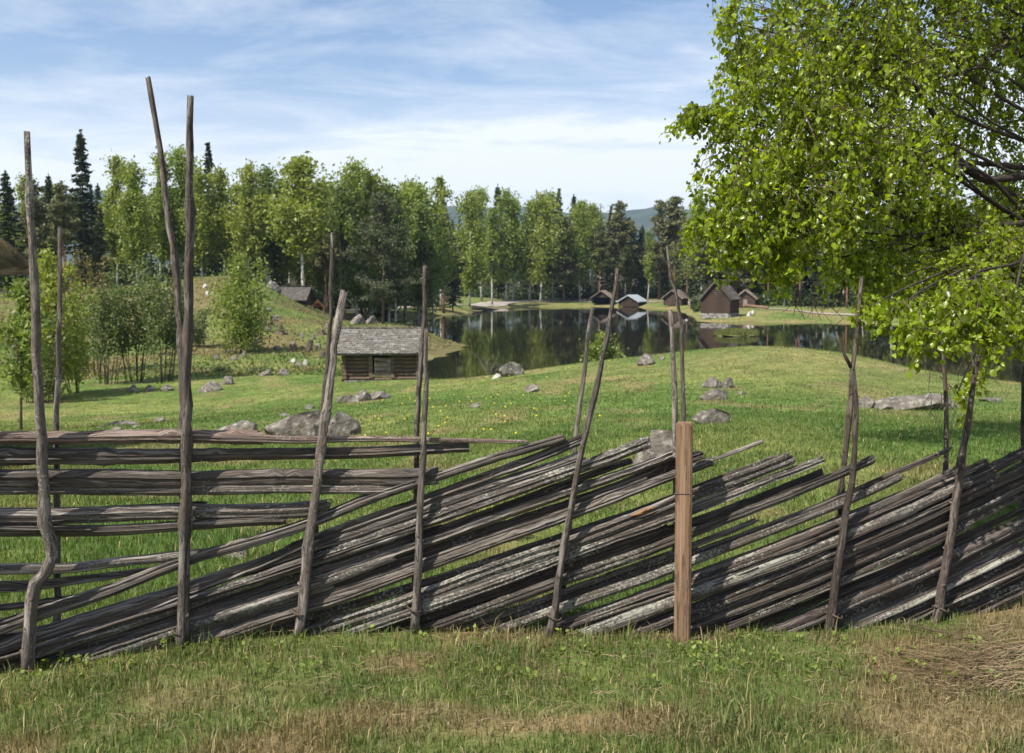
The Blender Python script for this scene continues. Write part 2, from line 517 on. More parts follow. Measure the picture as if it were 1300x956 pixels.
nt.links.new(gc, b.inputs['Base Color'])
nb = N(nt, 'ShaderNodeTexNoise', in_Scale=9.0, in_Detail=8.0, in_Roughness=0.7)
nt.links.new(tc.outputs['Object'], nb.inputs['Vector'])
bp = N(nt, 'ShaderNodeBump', in_Strength=0.8, in_Distance=0.06)
nt.links.new(nb.outputs[0], bp.inputs['Height'])
nt.links.new(bp.outputs[0], b.inputs['Normal'])
nt.links.new(b.outputs[0], out.inputs[0])
M['ground'] = m

m, nt, out = new_mat('lake_water')
tc = N(nt, 'ShaderNodeTexCoord')
mpw = N(nt, 'ShaderNodeMapping')
mpw.inputs['Scale'].default_value = (1, 1.6, 1)
nt.links.new(tc.outputs['Object'], mpw.inputs[0])
nw = N(nt, 'ShaderNodeTexNoise', in_Scale=1.1, in_Detail=3.0, in_Roughness=0.5)
nt.links.new(mpw.outputs[0], nw.inputs['Vector'])
bp = N(nt, 'ShaderNodeBump', in_Strength=0.05, in_Distance=0.02)
nt.links.new(nw.outputs[0], bp.inputs['Height'])
b = N(nt, 'ShaderNodeBsdfPrincipled', in_Roughness=0.03, in_IOR=1.33)
b.inputs['Base Color'].default_value = (0.012, 0.011, 0.008, 1)
b.inputs['Specular IOR Level'].default_value = 0.5
nt.links.new(bp.outputs[0], b.inputs['Normal'])
nt.links.new(b.outputs[0], out.inputs[0])
M['water'] = m

# ------------------------------------------------------------------ terrain
WATER = -3.4
lake_px = [(545, 57), (620, 55), (700, 52), (800, 51), (980, 50), (1130, 46), (1300, 42), (1700, 34), (2300, 40), (2000, 90), (1500, 108), (1300, 116), (1180, 127),
           (1050, 137), (1000, 138), (960, 140), (885, 140), (870, 172), (862, 200), (800, 232), (740, 236), (640, 226), (615, 200), (590, 178), (560, 165), (500, 162),
           (430, 160), (425, 150), (430, 122), (465, 110), (520, 105), (560, 98), (585, 91), (593, 87), (585, 81), (562, 75), (543, 69), (535, 62)]
LAKE = np.array([((px - 650) / F * D, D) for px, D in lake_px])


def inside_poly(X, Y, P):
    ins = np.zeros(X.shape, bool)
    n = len(P)
    for i in range(n):
        x1, y1 = P[i]; x2, y2 = P[(i + 1) % n]
        c = ((y1 > Y) != (y2 > Y))
        with np.errstate(divide='ignore', invalid='ignore'):
            xi = (x2 - x1) * (Y - y1) / (y2 - y1 + 1e-12) + x1
        ins ^= c & (X < xi)
    return ins


def dist_poly(X, Y, P, closed=True):
    d = np.full(X.shape, 1e9)
    n = len(P)
    for i in range(n if closed else n - 1):
        a = P[i]; b_ = P[(i + 1) % n]
        e = b_ - a
        t = np.clip(((X - a[0]) * e[0] + (Y - a[1]) * e[1]) / (e @ e), 0, 1)
        d = np.minimum(d, np.hypot(X - a[0] - t * e[0], Y - a[1] - t * e[1]))
    return d


CP = []


def cp(px, py, D): w = W(px, py, D); CP.append((w.x, w.y, w.z))


def cz(px, D, z): CP.append(((px - 650) / F * D, D, z))


for X, Y, z in [(-6, -5, .5), (0, -5, .5), (6, -5, .5), (-4, 1, .3), (0, 1, .3), (4, 1, .3), (-14, 5, .2), (16, 6, .1), (-2, 3.6, .06), (2, 3.6, .05), (-25, 5, .5), (25, 5, 0), (-40, 20, 0), (40, 15, -.5), (0, -60, 2), (60, -60, 1), (-60, -60, 3)]:
    CP.append((X, Y, z))
for a in [(34, 850, 5.2), (232, 818, 5.5), (380, 803, 5.68), (530, 800, 5.74), (700, 808, 5.8), (866, 806, 5.82), (1052, 801, 6.0), (1190, 784, 6.2), (1300, 775, 6.3)]: cp(*a)
for px, D, z in [(-200, 8, -.1), (350, 10, -.36), (650, 10, -.32), (1000, 10, -.22), (1300, 10, -.15), (60, 14, -.6), (400, 14, -.66), (700, 14, -.42), (1000, 14, -.2), (1250, 14, -.22), (1500, 14, -.2)]: cz(px, D, z)
for a in [(410, 552, 21), (75, 552, 20.5), (250, 548, 21), (550, 520, 25), (480, 483, 45), (250, 492, 48), (100, 494, 48), (0, 500, 46), (620, 484, 40), (700, 502, 28), (700, 471, 40), (580, 485, 42),
          (820, 464, 37), (905, 537, 17.5), (915, 503, 24), (915, 489, 27), (980, 444, 37), (900, 449, 38), (1060, 452, 36), (1150, 516, 23), (1130, 478, 33), (1210, 490, 30), (1290, 502, 27), (1290, 540, 17), (1450, 510, 24),
          (300, 449, 66), (380, 432, 74), (240, 474, 54), (100, 474, 56), (350, 402, 86), (200, 365, 105), (250, 352, 105), (330, 356, 105), (375, 385, 104), (430, 404, 110), (436, 428, 80), (60, 385, 98), (160, 410, 80), (0, 400, 90),
          (420, 455, 62), (480, 412, 92), (530, 413, 92), (570, 432, 84), (500, 440, 76), (440, 412, 96)]: cp(*a)
for px, D, z in [(200, 125, 2.2), (330, 122, 1.0), (400, 132, -1.3), (100, 130, 1.4), (0, 130, 1.2), (430, 165, -2.7), (500, 175, -2.5), (560, 190, -2.4), (620, 225, -2.6), (700, 245, -2.5), (800, 245, -2.4), (870, 215, -2.5), (300, 160, 1), (100, 180, 3),
                 (920, 152, -2.75), (960, 165, -2.2), (1050, 150, -2.9), (1200, 150, -2.6), (1350, 140, -2.5), (600, 300, 0), (800, 320, 0), (1100, 260, 1), (1500, 200, 1), (-200, 200, 5), (-300, 100, 2), (-100, 60, -1), (1900, 120, 0), (500, 260, 0), (300, 260, 3)]: cz(px, D, z)
for X, Y, z in [(-300, 100, 8), (300, 100, 3), (-300, 400, 15), (0, 450, 4), (300, 400, 8), (-200, -60, 5), (200, -60, 2)]: CP.append((X, Y, z))
CP = np.array(CP)


def _xf(X, Y):
    """radially compressed coordinates so near control points act locally"""
    r = np.hypot(X, Y) + 1e-6
    k = np.log1p(r / 8.0) * 8.0 / r
    return X * k, Y * k


_cx, _cy = _xf(CP[:, 0], CP[:, 1])


def _phi(r): return r * r * np.log(r + 1e-6)


_n = len(CP)
_A = np.zeros((_n + 3, _n + 3))
_A[:_n, :_n] = _phi(np.hypot(_cx[:, None] - _cx[None], _cy[:, None] - _cy[None])) + np.eye(_n) * .25
_A[:_n, _n] = 1; _A[:_n, _n + 1] = _cx; _A[:_n, _n + 2] = _cy
_A[_n:, :_n] = _A[:_n, _n:].T
_w = np.linalg.solve(_A, np.concatenate([CP[:, 2], [0, 0, 0]]))


def heights(X, Y):
    X = np.atleast_1d(np.asarray(X, float)); Y = np.atleast_1d(np.asarray(Y, float))
    sh = X.shape
    X = X.ravel(); Y = Y.ravel()
    out_ = np.empty(len(X))
    for i in range(0, len(X), 20000):
        x = X[i:i + 20000]; y = Y[i:i + 20000]
        gx, gy = _xf(x, y)
        z = _phi(np.hypot(gx[:, None] - _cx[None], gy[:, None] - _cy[None])) @ _w[:_n] + _w[_n] + _w[_n + 1] * gx + _w[_n + 2] * gy
        z = np.clip(z, -3.6, 40)
        r = np.hypot(x, y)
        z = z + (fbm(x / 7 + 3, y / 7 + 9, 3) - .5) * np.clip((r - 10) / 30, 0, 1) * .5
        far = np.clip((r - 350) / 400, 0, 1)
        z = z * (1 - far) + 6 * far
        ins = inside_poly(x, y, LAKE)
        wob = (fbm(x / 3.0 + 50, y / 3.0, 3) - .5) * np.clip(r / 60, .5, 1.6) * 1.5
        d = np.where(r < 420, dist_poly(x, y, LAKE), 1e3)
        sd = np.where(ins, -d, d) + wob * (d < 12)
        wid = np.where(y < 70, 9.0, 4.0)
        t = np.clip(sd / wid, 0, 1); t = t * t * (3 - 2 * t)
        zo = WATER + (np.maximum(z, WATER + .35) - WATER) * t
        zo = np.where(sd < 0, WATER - np.minimum(1.6, -sd * .35), zo)
        out_[i:i + 20000] = zo
    return out_.reshape(sh)


def H(x, y): return float(heights(x, y)[0])


FENCE = np.array([(-9.0, 4.4)] + [(W(a, 600, d).x, d + .03) for a, d in [(34, 5.2), (232, 5.5), (380, 5.68), (530, 5.74), (700, 5.8), (866, 5.9), (1052, 6.0), (1190, 6.2), (1300, 6.35)]] + [(9, 8.0)])


def fence_y(x): return np.interp(x, FENCE[:, 0], FENCE[:, 1])


def ground_col(X, Y):
    """base colour of the ground cover: green meadow, drier verge, brown hillside, dark forest floor"""
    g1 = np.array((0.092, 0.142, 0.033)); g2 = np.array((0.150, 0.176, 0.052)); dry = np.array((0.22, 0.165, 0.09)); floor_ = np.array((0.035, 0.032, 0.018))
    n = fbm(X / 3.1 + 7, Y / 4.5 + 2, 4)
    t = np.clip((n - .38) / .26, 0, 1)[:, None]
    c = g1 * (1 - t) + g2 * t
    tn_ = np.clip((fbm(X / .8 + 20, Y / 1.1 + 11, 3) - .54) / .12, 0, 1)[:, None] * .4
    c = c * (1 - tn_) + np.array((0.055, 0.105, 0.022)) * tn_
    dn = fbm(X / 1.2 + 40, Y / 1.9, 4)
    D = 0.5 * np.clip((dn - .58) / .12, 0, 1)
    fr = Y < fence_y(X) + .1
    vn = fbm(X / .55 + 3, Y / .4, 3)
    lean = np.clip((X - .5) / 3, 0, 1)
    D = np.where(fr, np.clip((vn - .50 + .15 * lean) / .18, 0, 1) * .75 + .14, D)
    hill = (X < -0.16 * Y - 2) & (Y > 54) | ((X < -3) & (Y > 64) & (Y < 115))
    hn = fbm(X / 4.2, Y / 6 + 30, 4)
    D = np.where(hill, np.clip((hn - .34) / .25, .1, .72), D)
    crest = np.clip(1 - np.hypot((X - 9) / 9, (Y - 36) / 7), 0, 1)
    D = np.maximum(D, crest * .35 * np.clip((n - .3) * 4, 0, 1))
    shore = (np.hypot(X, Y) < 420) & (Y > 60)
    ds = np.where(shore, dist_poly(X, Y, LAKE), 99)
    D = np.where(shore & (ds < 2.0), np.maximum(D, .35 + .35 * (vn > .5)), D)
    far = Y > 118
    D = np.where(far & (ds > 2.0), np.clip((hn - .45) * 3, 0, .6), D)
    dd = np.where(hill[:, None], np.array((.125, .093, .05)), dry)
    c = c * (1 - D[:, None]) + dd * D[:, None]
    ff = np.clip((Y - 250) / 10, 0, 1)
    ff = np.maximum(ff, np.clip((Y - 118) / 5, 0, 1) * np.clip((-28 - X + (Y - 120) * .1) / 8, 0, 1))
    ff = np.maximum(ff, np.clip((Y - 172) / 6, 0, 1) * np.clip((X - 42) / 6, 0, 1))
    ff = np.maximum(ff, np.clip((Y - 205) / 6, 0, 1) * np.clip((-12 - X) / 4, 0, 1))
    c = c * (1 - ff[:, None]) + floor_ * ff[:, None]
    return c


rows = np.concatenate([np.linspace(-60, 1, 10)[:-1], 1 + np.geomspace(1, 480, 330) - 1, np.geomspace(500, 4380, 22)])
cols_ = np.linspace(-1, 1, 281)
cols_ = np.sign(cols_) * (np.abs(cols_) ** 1.5)
half = np.where(rows < 1, 70, np.minimum(rows * 1.15 + 16, 4450))
half = np.where(rows < 1, 60, half)
GX = half[:, None] * cols_[None]
GY = np.repeat(rows[:, None], len(cols_), 1)
GZ = heights(GX, GY)
nr, nc = GX.shape
idx = np.arange(nr * nc).reshape(nr, nc)
T = np.stack([idx[:-1, :-1], idx[:-1, 1:], idx[1:, 1:], idx[1:, :-1]], -1).reshape(-1, 4)
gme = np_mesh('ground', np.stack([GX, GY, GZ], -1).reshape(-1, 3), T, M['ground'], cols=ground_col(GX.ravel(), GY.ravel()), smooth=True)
tag(link('ground', gme), kind='structure')

LP = LAKE.copy()
cen = LP.mean(0)
wv = np.array([(-60, 40, WATER), (120, 20, WATER), (120, 250, WATER), (-60, 250, WATER)])
lake = link('lake', np_mesh('lake', wv, np.array([[0, 1, 2, 3]]), M['water']))
tag(lake, kind='structure')


def strip(name, cpts, widths, mat, lift=.12):
    pts = resample([Vector((p[0], p[1], 0)) for p in cpts], 2.0)
    n = len(pts)
    wd = np.interp(np.linspace(0, 1, n), np.linspace(0, 1, len(widths)), widths)
    vs_ = []
    for i, p in enumerate(pts):
        t = (pts[min(i + 1, n - 1)] - pts[max(i - 1, 0)]).normalized()
        s = Vector((-t.y, t.x, 0))
        for k in (-1, -.5, 0, .5, 1):
            q = p + s * wd[i] / 2 * k * (1 + .06 * math.sin(i * 1.3 + k))
            vs_.append((q.x, q.y))
    a = np.array(vs_)
    z = heights(a[:, 0], a[:, 1]) + lift
    V = np.column_stack([a, z])
    ii = np.arange(n * 5).reshape(n, 5)
    T_ = np.stack([ii[:-1, :-1], ii[:-1, 1:], ii[1:, 1:], ii[1:, :-1]], -1).reshape(-1, 4)
    return tag(link(name, np_mesh(name, V, T_, mat, smooth=True)), kind='structure')


def XD(px, D): return ((px - 650) / F * D, D)


strip('gravel_road', [XD(395, 140), XD(430, 168), XD(490, 178), XD(545, 190), XD(600, 212), XD(650, 240), XD(720, 246), XD(800, 242), XD(860, 228), XD(905, 190)], [2.2, 2.6, 2.8, 3, 3.5, 8.5, 7, 2.6, 2.2, 2], M['gravel'])
strip('shore_path', [XD(962, 168), XD(1000, 163), XD(1060, 154), XD(1130, 148), XD(1230, 138), XD(1330, 130)], [2.2, 2.2, 2.4, 2.6, 2.6, 2.6], M['gravel'])

# far blue hills
hx = np.linspace(-2600, 2600, 160)
hy = np.linspace(2500, 4200, 24)
HX, HY = np.meshgrid(hx, hy)
prof = lambda px: np.interp(px, [-400, 0, 60, 133, 200, 300, 420, 560, 600, 700, 745, 790, 830, 870, 920, 1000, 1200, 1800], [285, 268, 255, 241, 262, 285, 280, 263, 261, 266, 270, 268, 261, 266, 278, 285, 290, 290])
pxh = 650 + F * HX / 3300
top = (360 - prof(pxh)) / F * 3300
env = np.clip(1 - np.abs(HY - 3300) / 850, 0, 1)
env = env * env * (3 - 2 * env)
HZ = top * env + (fbm(HX / 90, HY / 90, 4) - .5) * 26 * env - 2
ii = np.arange(HX.size).reshape(HX.shape)
T = np.stack([ii[:-1, :-1], ii[:-1, 1:], ii[1:, 1:], ii[1:, :-1]], -1).reshape(-1, 4)
tag(link('hills', np_mesh('hills', np.stack([HX, HY, HZ], -1).reshape(-1, 3), T, M['hill'], smooth=True)), kind='structure')

# haze box
hb = MB(); hb.box((0, 2160, 157), (9000, 4500, 326.4))
m, nt, out = new_mat('haze_air')
pv = N(nt, 'ShaderNodeVolumePrincipled')
pv.inputs['Color'].default_value = (0.55, 0.75, 1.0, 1)
pv.inputs['Density'].default_value = 0.00011
pv.inputs['Anisotropy'].default_value = 0.2
nt.links.new(pv.outputs[0], out.inputs['Volume'])
hz_o = hb.build('haze', m)
tag(hz_o, kind='stuff')

# ------------------------------------------------------------------ grass
def blades(n, ymin, ymax, h0, h1, w, power=1.0, name='grass', seg=True, xr=None, filt=None, strawp=0.08, side=1.12):
    u = rng.random(n)
    Y = ymin * (ymax / ymin) ** (u ** power)
    X = (rng.random(n) * 2 - 1) * (Y * 650 / F * side + .6)
    if xr is not None: X = xr[0] + rng.random(n) * (xr[1] - xr[0])
    keep = np.ones(n, bool)
    if filt is not None: keep &= filt(X, Y)
    X, Y = X[keep], Y[keep]
    # clumping
    cl_ = fbm(X / .35 + 9, Y / .35, 2)
    keep = rng.random(len(X)) < .35 + 1.2 * np.clip(cl_ - .3, 0, 1)
    X, Y = X[keep], Y[keep]
    n = len(X)
    Z = heights(X, Y)
    ok = Z > WATER + .15
    X, Y, Z = X[ok], Y[ok], Z[ok]
    n = len(X)
    hn = .6 + .8 * fbm(X / 1.1 + 4, Y / 1.1, 3)
    h = (h0 + (h1 - h0) * rng.random(n) ** 1.6) * hn
    ang = rng.random(n) * 2 * np.pi
    lean = rng.random(n) * .75
    la = rng.random(n) * 2 * np.pi
    wx, wy = np.cos(ang) * w / 2, np.sin(ang) * w / 2
    ww = (.6 + .8 * rng.random(n))
    wx, wy = wx * ww, wy * ww
    lx, ly = np.cos(la) * lean * h, np.sin(la) * lean * h
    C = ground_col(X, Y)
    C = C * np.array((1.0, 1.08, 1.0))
    st = rng.random(n) < (strawp + np.where(Y < fence_y(X), .08, 0))
    C[st] = np.array((0.32, 0.25, 0.13)) * (.7 + .6 * rng.random((st.sum(), 1)))
    if seg:
        P = [np.stack([X - wx, Y - wy, Z - .01], 1), np.stack([X + wx, Y + wy, Z - .01], 1),
             np.stack([X + wx * .8 + lx * .4, Y + wy * .8 + ly * .4, Z + h * .6], 1), np.stack([X - wx * .8 + lx * .4, Y - wy * .8 + ly * .4, Z + h * .6], 1),
             np.stack([X + lx * 1.15, Y + ly * 1.15, Z + h * (1 - lean * .35)], 1)]
        V = np.stack(P, 1).reshape(-1, 3)
        k = np.arange(n)[:, None] * 5
        T_ = np.concatenate([k + np.array([[0, 1, 2]]), k + np.array([[0, 2, 3]]), k + np.array([[3, 2, 4]])])
        CC = np.repeat(C, 5, 0)
    else:
        P = [np.stack([X - wx, Y - wy, Z - .01], 1), np.stack([X + wx, Y + wy, Z - .01], 1), np.stack([X + lx, Y + ly, Z + h * (1 - lean * .3)], 1)]
        V = np.stack(P, 1).reshape(-1, 3)
        k = np.arange(n)[:, None] * 3
        T_ = k + np.array([[0, 1, 2]])
        CC = np.repeat(C, 3, 0)
    return V, T_, CC


def join(parts):
    V, T_, C = [], [], []
    o = 0
    for v, t, c in parts:
        V.append(v); T_.append(t + o); C.append(c); o += len(v)
    return np.concatenate(V), np.concatenate(T_), np.concatenate(C)


HUTC = W(485, 484, 46)
nohut = lambda X, Y: ~((np.abs(X - HUTC.x) < 2.0) & (np.abs(Y - HUTC.y) < 1.7))
front = lambda X, Y: Y < fence_y(X) + .02
behind = lambda X, Y: Y >= fence_y(X) + .02
V, T, C = join([blades(190000, 3.7, 7.4, .02, .075, .0042, filt=front, power=.9),
                blades(26000, 3.7, 7.4, .06, .17, .005, filt=lambda X, Y: front(X, Y) & (fbm(X / .3, Y / .3, 2) > .55))])
o = link('verge_grass', np_mesh('verge_grass', V, T, M['grass'], cols=C))
tag(o, 'short green and straw coloured grass in front of the fence', 'grass', kind='stuff')
V, T, C = join([blades(190000, 5.0, 9, .025, .085, .006, filt=behind, strawp=.04),
                blades(280000, 9, 20, .025, .08, .010, filt=behind, strawp=.04, power=.85)])
V2, T2, C2 = join([blades(250000, 20, 60, .02, .075, .030, seg=False, filt=nohut, power=.9, strawp=.05)])
# pad to one mesh
V3, T3, C3 = blades(50000, 7, 34, .07, .15, .009, filt=lambda X, Y: behind(X, Y) & (fbm(X / .9 + 70, Y / 1.0, 3) > .60), strawp=.16)
V, T, C = join([(V, T, C), (V2, T2, C2), (V3, T3, C3)])
o = link('meadow_grass', np_mesh('meadow_grass', V, T, M['grass'], cols=C))
tag(o, 'green grass of the sloping meadow behind the fence', 'grass', kind='stuff')
# rough growth on the hillside, banks and far shore
def bank(X, Y): return (dist_poly(X, Y, LAKE) < 60)
V, T, C = blades(170000, 52, 240, .06, .26, .13, seg=False, filt=bank, strawp=.12, power=1.1)
o = link('bank_grass', np_mesh('bank_grass', V, T, M['grass'], cols=C))
tag(o, 'tufty yellow green grass on the hillside and along the lake banks', 'grass', kind='stuff')
# dandelions
n = 75
Xd, Yd = [], []
for _ in range(n):
    pxx = random.choice([random.gauss(600, 70), random.uniform(350, 800)]); D = random.uniform(15, 40)
    Xd.append((pxx - 650) / F * D); Yd.append(D)
Xd = np.array(Xd); Yd = np.array(Yd); Zd = heights(Xd, Yd)
fm = MB()
for x, y, z in zip(Xd, Yd, Zd):
    r = .019
    z += .11
    fm.add([(x + r * math.cos(k), y + r * math.sin(k) * .8, z + .008 * math.sin(3 * k)) for k in np.linspace(0, 6.28, 8)[:-1]] + [(x, y, z + .02), (x, y, z - .015)],
           [(k, (k + 1) % 7, 7) for k in range(7)] + [((k + 1) % 7, k, 8) for k in range(7)])
tag(fm.build('dandelions', M['flower']), 'small yellow dandelion flowers scattered over the meadow', 'flowers', kind='stuff')

# ------------------------------------------------------------------ trees
def leaf_quads(cent, size, flat=0.0, rot=None, elong=1.6):
    """random oriented leaf clump triangles pairs around centres"""
    n = len(cent)
    a = rng.normal(size=(n, 3)); a[:, 2] *= (1 - flat)
    a /= np.linalg.norm(a, axis=1, keepdims=True)
    b_ = rng.normal(size=(n, 3)); b_[:, 2] *= (1 - flat)
    b_ -= a * (a * b_).sum(1, keepdims=True)
    b_ /= np.linalg.norm(b_, axis=1, keepdims=True)
    s = size * (.55 + .9 * rng.random((n, 1)))
    a = a * s * elong / 2; b_ = b_ * s / 2
    V = np.stack([cent - a, cent - b_ * .9 + a * .1, cent + a, cent + b_ * .9 - a * .1], 1).reshape(-1, 3)
    T_ = np.arange(n)[:, None] * 4 + np.array([[0, 1, 2, 3]])
    return V, T_


def trunk_mb(Ht, r0, bend=.02, taper=.08, n=7, top=.97, low=0.0, seed=0):
    rr = random.Random(seed)
    mb = MB()
    bx_, by_ = rr.uniform(-bend, bend) * Ht, rr.uniform(-bend, bend) * Ht
    pts = []
    for i in range(9):
        t = i / 8
        pts.append((bx_ * math.sin(t * 2.3), by_ * math.sin(t * 2.0), t * Ht * top - (.3 if i == 0 else 0)))
    mb.tube(pts, [r0 * (1 - t * (1 - taper)) * (1.25 if t == 0 else 1) for t in np.linspace(0, 1, 9)], n=n)
    return mb, lambda t: np.array([bx_ * math.sin(t * 2.3), by_ * math.sin(t * 2.0)])


def mk_birch(seed, Ht=16, base=.28, rad=2.6, dens=1.0, leaf=.26, shape=1.0, nb=60, per=90):
    mb, cx = trunk_mb(Ht, Ht * .0095, bend=.03, seed=seed)
    r_ = random.Random(seed)
    cs = []
    for i in range(nb):
        t = base + (1 - base) * (i + r_.random()) / nb
        q = (t - base) / (1 - base)
        prof_ = math.sin(min(1, (q * 1.15 + .12)) * math.pi) ** .7 if q < .8 else (1 - q) * 3.4 + .12
        L = rad * max(.15, prof_) * r_.uniform(.55, 1.15)
        az = r_.random() * 6.283
        rise = r_.uniform(.2, .9)
        o_ = cx(t)
        p0 = np.array([o_[0], o_[1], t * Ht * .97])
        p1 = p0 + np.array([math.cos(az) * L, math.sin(az) * L, L * rise])
        if i % 2 == 0 and L > .8: mb.tube([p0, (p0 + p1) / 2 + np.array([0, 0, L * .1]), p1], [.05, .03, .01], n=3, cap=False)
        m_ = int(per * dens * (.35 + L / rad))
        s = rng.random(m_) ** .7
        pos = p0 + (p1 - p0) * s[:, None]
        dr = rng.random(m_) ** 1.5 * (.35 + 1.3 * s) * min(1.6, rad * .5)
        pos[:, 2] -= dr
        pos += rng.normal(size=(m_, 3)) * np.array([.24, .24, .2]) * (rad / 2.6) * (.5 + s[:, None])
        cs.append(pos)
    c = np.concatenate(cs)
    V, T_ = leaf_quads(c, leaf, flat=-.3)
    return mb, V, T_


def mk_spruce(seed, Ht=18, rad=2.4, leaf=.34, base=.10, gaps=.25):
    mb, cx = trunk_mb(Ht, Ht * .010, bend=.008, seed=seed, top=.99)
    r_ = random.Random(seed)
    cs = []
    t = base
    while t < .985:
        q = (t - base) / (1 - base)
        L0 = rad * (1 - q) ** .85 + .12
        nb = r_.randint(6, 9)
        for k in range(nb):
            if r_.random() < gaps * (1 - q): continue
            L = L0 * r_.uniform(.6, 1.12)
            az = r_.random() * 6.283
            m_ = max(4, int(26 * (L / rad + .1)))
            s = rng.random(m_) ** .8
            pos = np.zeros((m_, 3))
            sag = .30 if q < .8 else -.1
            pos[:, 0] = math.cos(az) * L * s; pos[:, 1] = math.sin(az) * L * s
            pos[:, 2] = t * Ht - L * sag * s + L * .12 * s ** 3 - rng.random(m_) * .22 * s
            lat = rng.normal(size=m_) * .17 * L * (1 - s * .6)
            pos[:, 0] += -math.sin(az) * lat; pos[:, 1] += math.cos(az) * lat
            cs.append(pos)
        t += (.030 if q < .7 else .022) * r_.uniform(.8, 1.2)
    c = np.concatenate(cs)
    V, T_ = leaf_quads(c, leaf, flat=.35, elong=1.7)
    V2_, T2_ = leaf_quads(np.array([[0, 0, Ht * (1 - .012 * i)] for i in range(6)]) , .25, flat=-1)
    V = np.concatenate([V, V2_]); T_ = np.concatenate([T_, T2_ + len(V) - len(V2_)])
    return mb, V, T_


def mk_pine(seed, Ht=17, base=.35, rad=2.9, leaf=.22, per=46, nb=70, spread=.42, twig=True, clump=1.0):
    mb, cx = trunk_mb(Ht, Ht * .0115, bend=.02, seed=seed)
    r_ = random.Random(seed)
    cs = []
    for i in range(nb):
        t = base + (1 - base) * ((i + r_.random()) / nb) ** .9
        q = (t - base) / (1 - base)
        L = rad * (math.sin(min(1, q * .85 + .3) * math.pi) ** .6 if q < .82 else .45 * (1 - q) / .18 + .15) * r_.uniform(.45, 1.12)
        az = r_.random() * 6.283
        o_ = cx(t)
        p0 = np.array([o_[0], o_[1], t * Ht * .97])
        rise = r_.uniform(-.12, .35) + q * .4
        p1 = p0 + np.array([math.cos(az) * L, math.sin(az) * L, L * rise])
        if L > .7: mb.tube([p0, (p0 + p1) / 2 + np.array([0, 0, -.06 * L]), p1], [.06, .04, .015], n=3, cap=False)
        ncl = max(2, int(L * 2.6))
        for k in range(ncl):
            s = .3 + .75 * (k + r_.random()) / ncl
            cc = p0 + (p1 - p0) * s + np.array([r_.gauss(0, .26), r_.gauss(0, .26), r_.gauss(0, .10)]) * clump
            m_ = int(per / 2)
            cs.append(cc + rng.normal(size=(m_, 3)) * np.array([spread, spread, spread * .5]) * .62)
    c = np.concatenate(cs)
    V, T_ = leaf_quads(c, leaf, elong=2.2)
    return mb, V, T_


def proto_tree(fn, names, bark, leafm, *a, **k):
    mb, V_, T_ = fn(*a, **k)
    tm = mb.build('trunk', M[bark], smooth=True)
    cm = link('crown', np_mesh('crown', V_, T_, M[leafm]))
    tme, cme = tm.data, cm.data
    bpy.data.objects.remove(tm); bpy.data.objects.remove(cm)
    return tme, cme


def place_tree(kind, proto, loc, scale, rz, sxy=1.0, tilt=0.0):
    e = empty(kind, loc, rz)
    e.scale = (scale * sxy, scale * sxy, scale)
    e.rotation_euler = (tilt, 0, rz)
    for nm, me in zip(('trunk', 'crown'), proto):
        o_ = bpy.data.objects.new(nm, me)
        sc.collection.objects.link(o_)
        o_.parent = e
    return e


P_birch = [proto_tree(mk_birch, None, 'birch_bark', 'birch_leaf', s, Ht=16, base=b_, rad=r_, leaf=.23, nb=78, per=105) for s, b_, r_ in ((1, .28, 3.0), (2, .24, 3.3), (3, .40, 2.8), (4, .20, 2.7))]
P_aspen = [proto_tree(mk_birch, None, 'birch_bark', 'aspen_leaf', s, Ht=16, base=b_, rad=r_, leaf=.23, nb=74, per=100) for s, b_, r_ in ((11, .22, 3.0), (12, .30, 2.7))]
P_slim = [proto_tree(mk_birch, None, 'birch_bark', 'birch_leaf', s, Ht=16, base=.30, rad=1.6, nb=60, per=70) for s in (21, 22)]
P_spruce = [proto_tree(mk_spruce, None, 'bark', 'spruce_leaf', s, Ht=18, rad=r_) for s, r_ in ((31, 2.3), (32, 2.8), (33, 1.9))]
P_pine = [proto_tree(mk_pine, None, 'pine_red', 'pine_leaf', s, Ht=17, base=b_, rad=r_) for s, b_, r_ in ((41, .30, 3.0), (42, .45, 2.6), (43, .22, 3.3), (44, .62, 2.2))]
KIND = {'birch': ('birch_tree', P_birch, 16), 'aspen': ('birch_tree', P_aspen, 16), 'slim': ('birch_tree', P_slim, 16), 'spruce': ('spruce_tree', P_spruce, 18), 'pine': ('pine_tree', P_pine, 17)}
WORD = {'birch': 'bright green birch', 'aspen': 'deeper green birch', 'slim': 'narrow bright green birch', 'spruce': 'dark spruce', 'pine': 'olive brown pine'}


def tree(kind, px, top_py, D, v=None, sxy=1.0, tilt=0.0, rz=None):
    nm, protos, h0 = KIND[kind]
    x = (px - 650) / F * D
    z = H(x, D)
    zt = W(px, top_py, D).z
    s = (zt - z) / h0 / .985
    p = protos[random.randrange(len(protos)) if v is None else v]
    return place_tree(nm, p, (x, D, z - .05), s, random.random() * 6.28 if rz is None else rz, sxy, tilt)


ZONES = [(-50, 100, 'left of the lone spruce'), (100, 185, 'just right of the lone spruce'), (185, 290, 'behind the twin tallest poles'),
         (290, 362, 'behind the hillside sapling'), (362, 440, 'near the red roofed shelter'), (440, 512, 'behind the headland pine'), (512, 580, 'by the orange log pile'),
         (580, 665, 'behind the gravel patch'), (665, 760, 'left of the lakeside cabins'), (760, 830, 'behind the metal roofed cabin'), (830, 905, 'behind the reddish cabin'),
         (905, 1010, 'right of the steep storehouse'), (1010, 1130, 'above the forked fence pole'), (1130, 1400, 'behind the near birch boughs')]
FRONT = []


def ft(kind, px, top_py, D, look='', **k):
    e = tree(kind, px, top_py, D, **k)
    FRONT.append((px, kind, look, e))
    return e


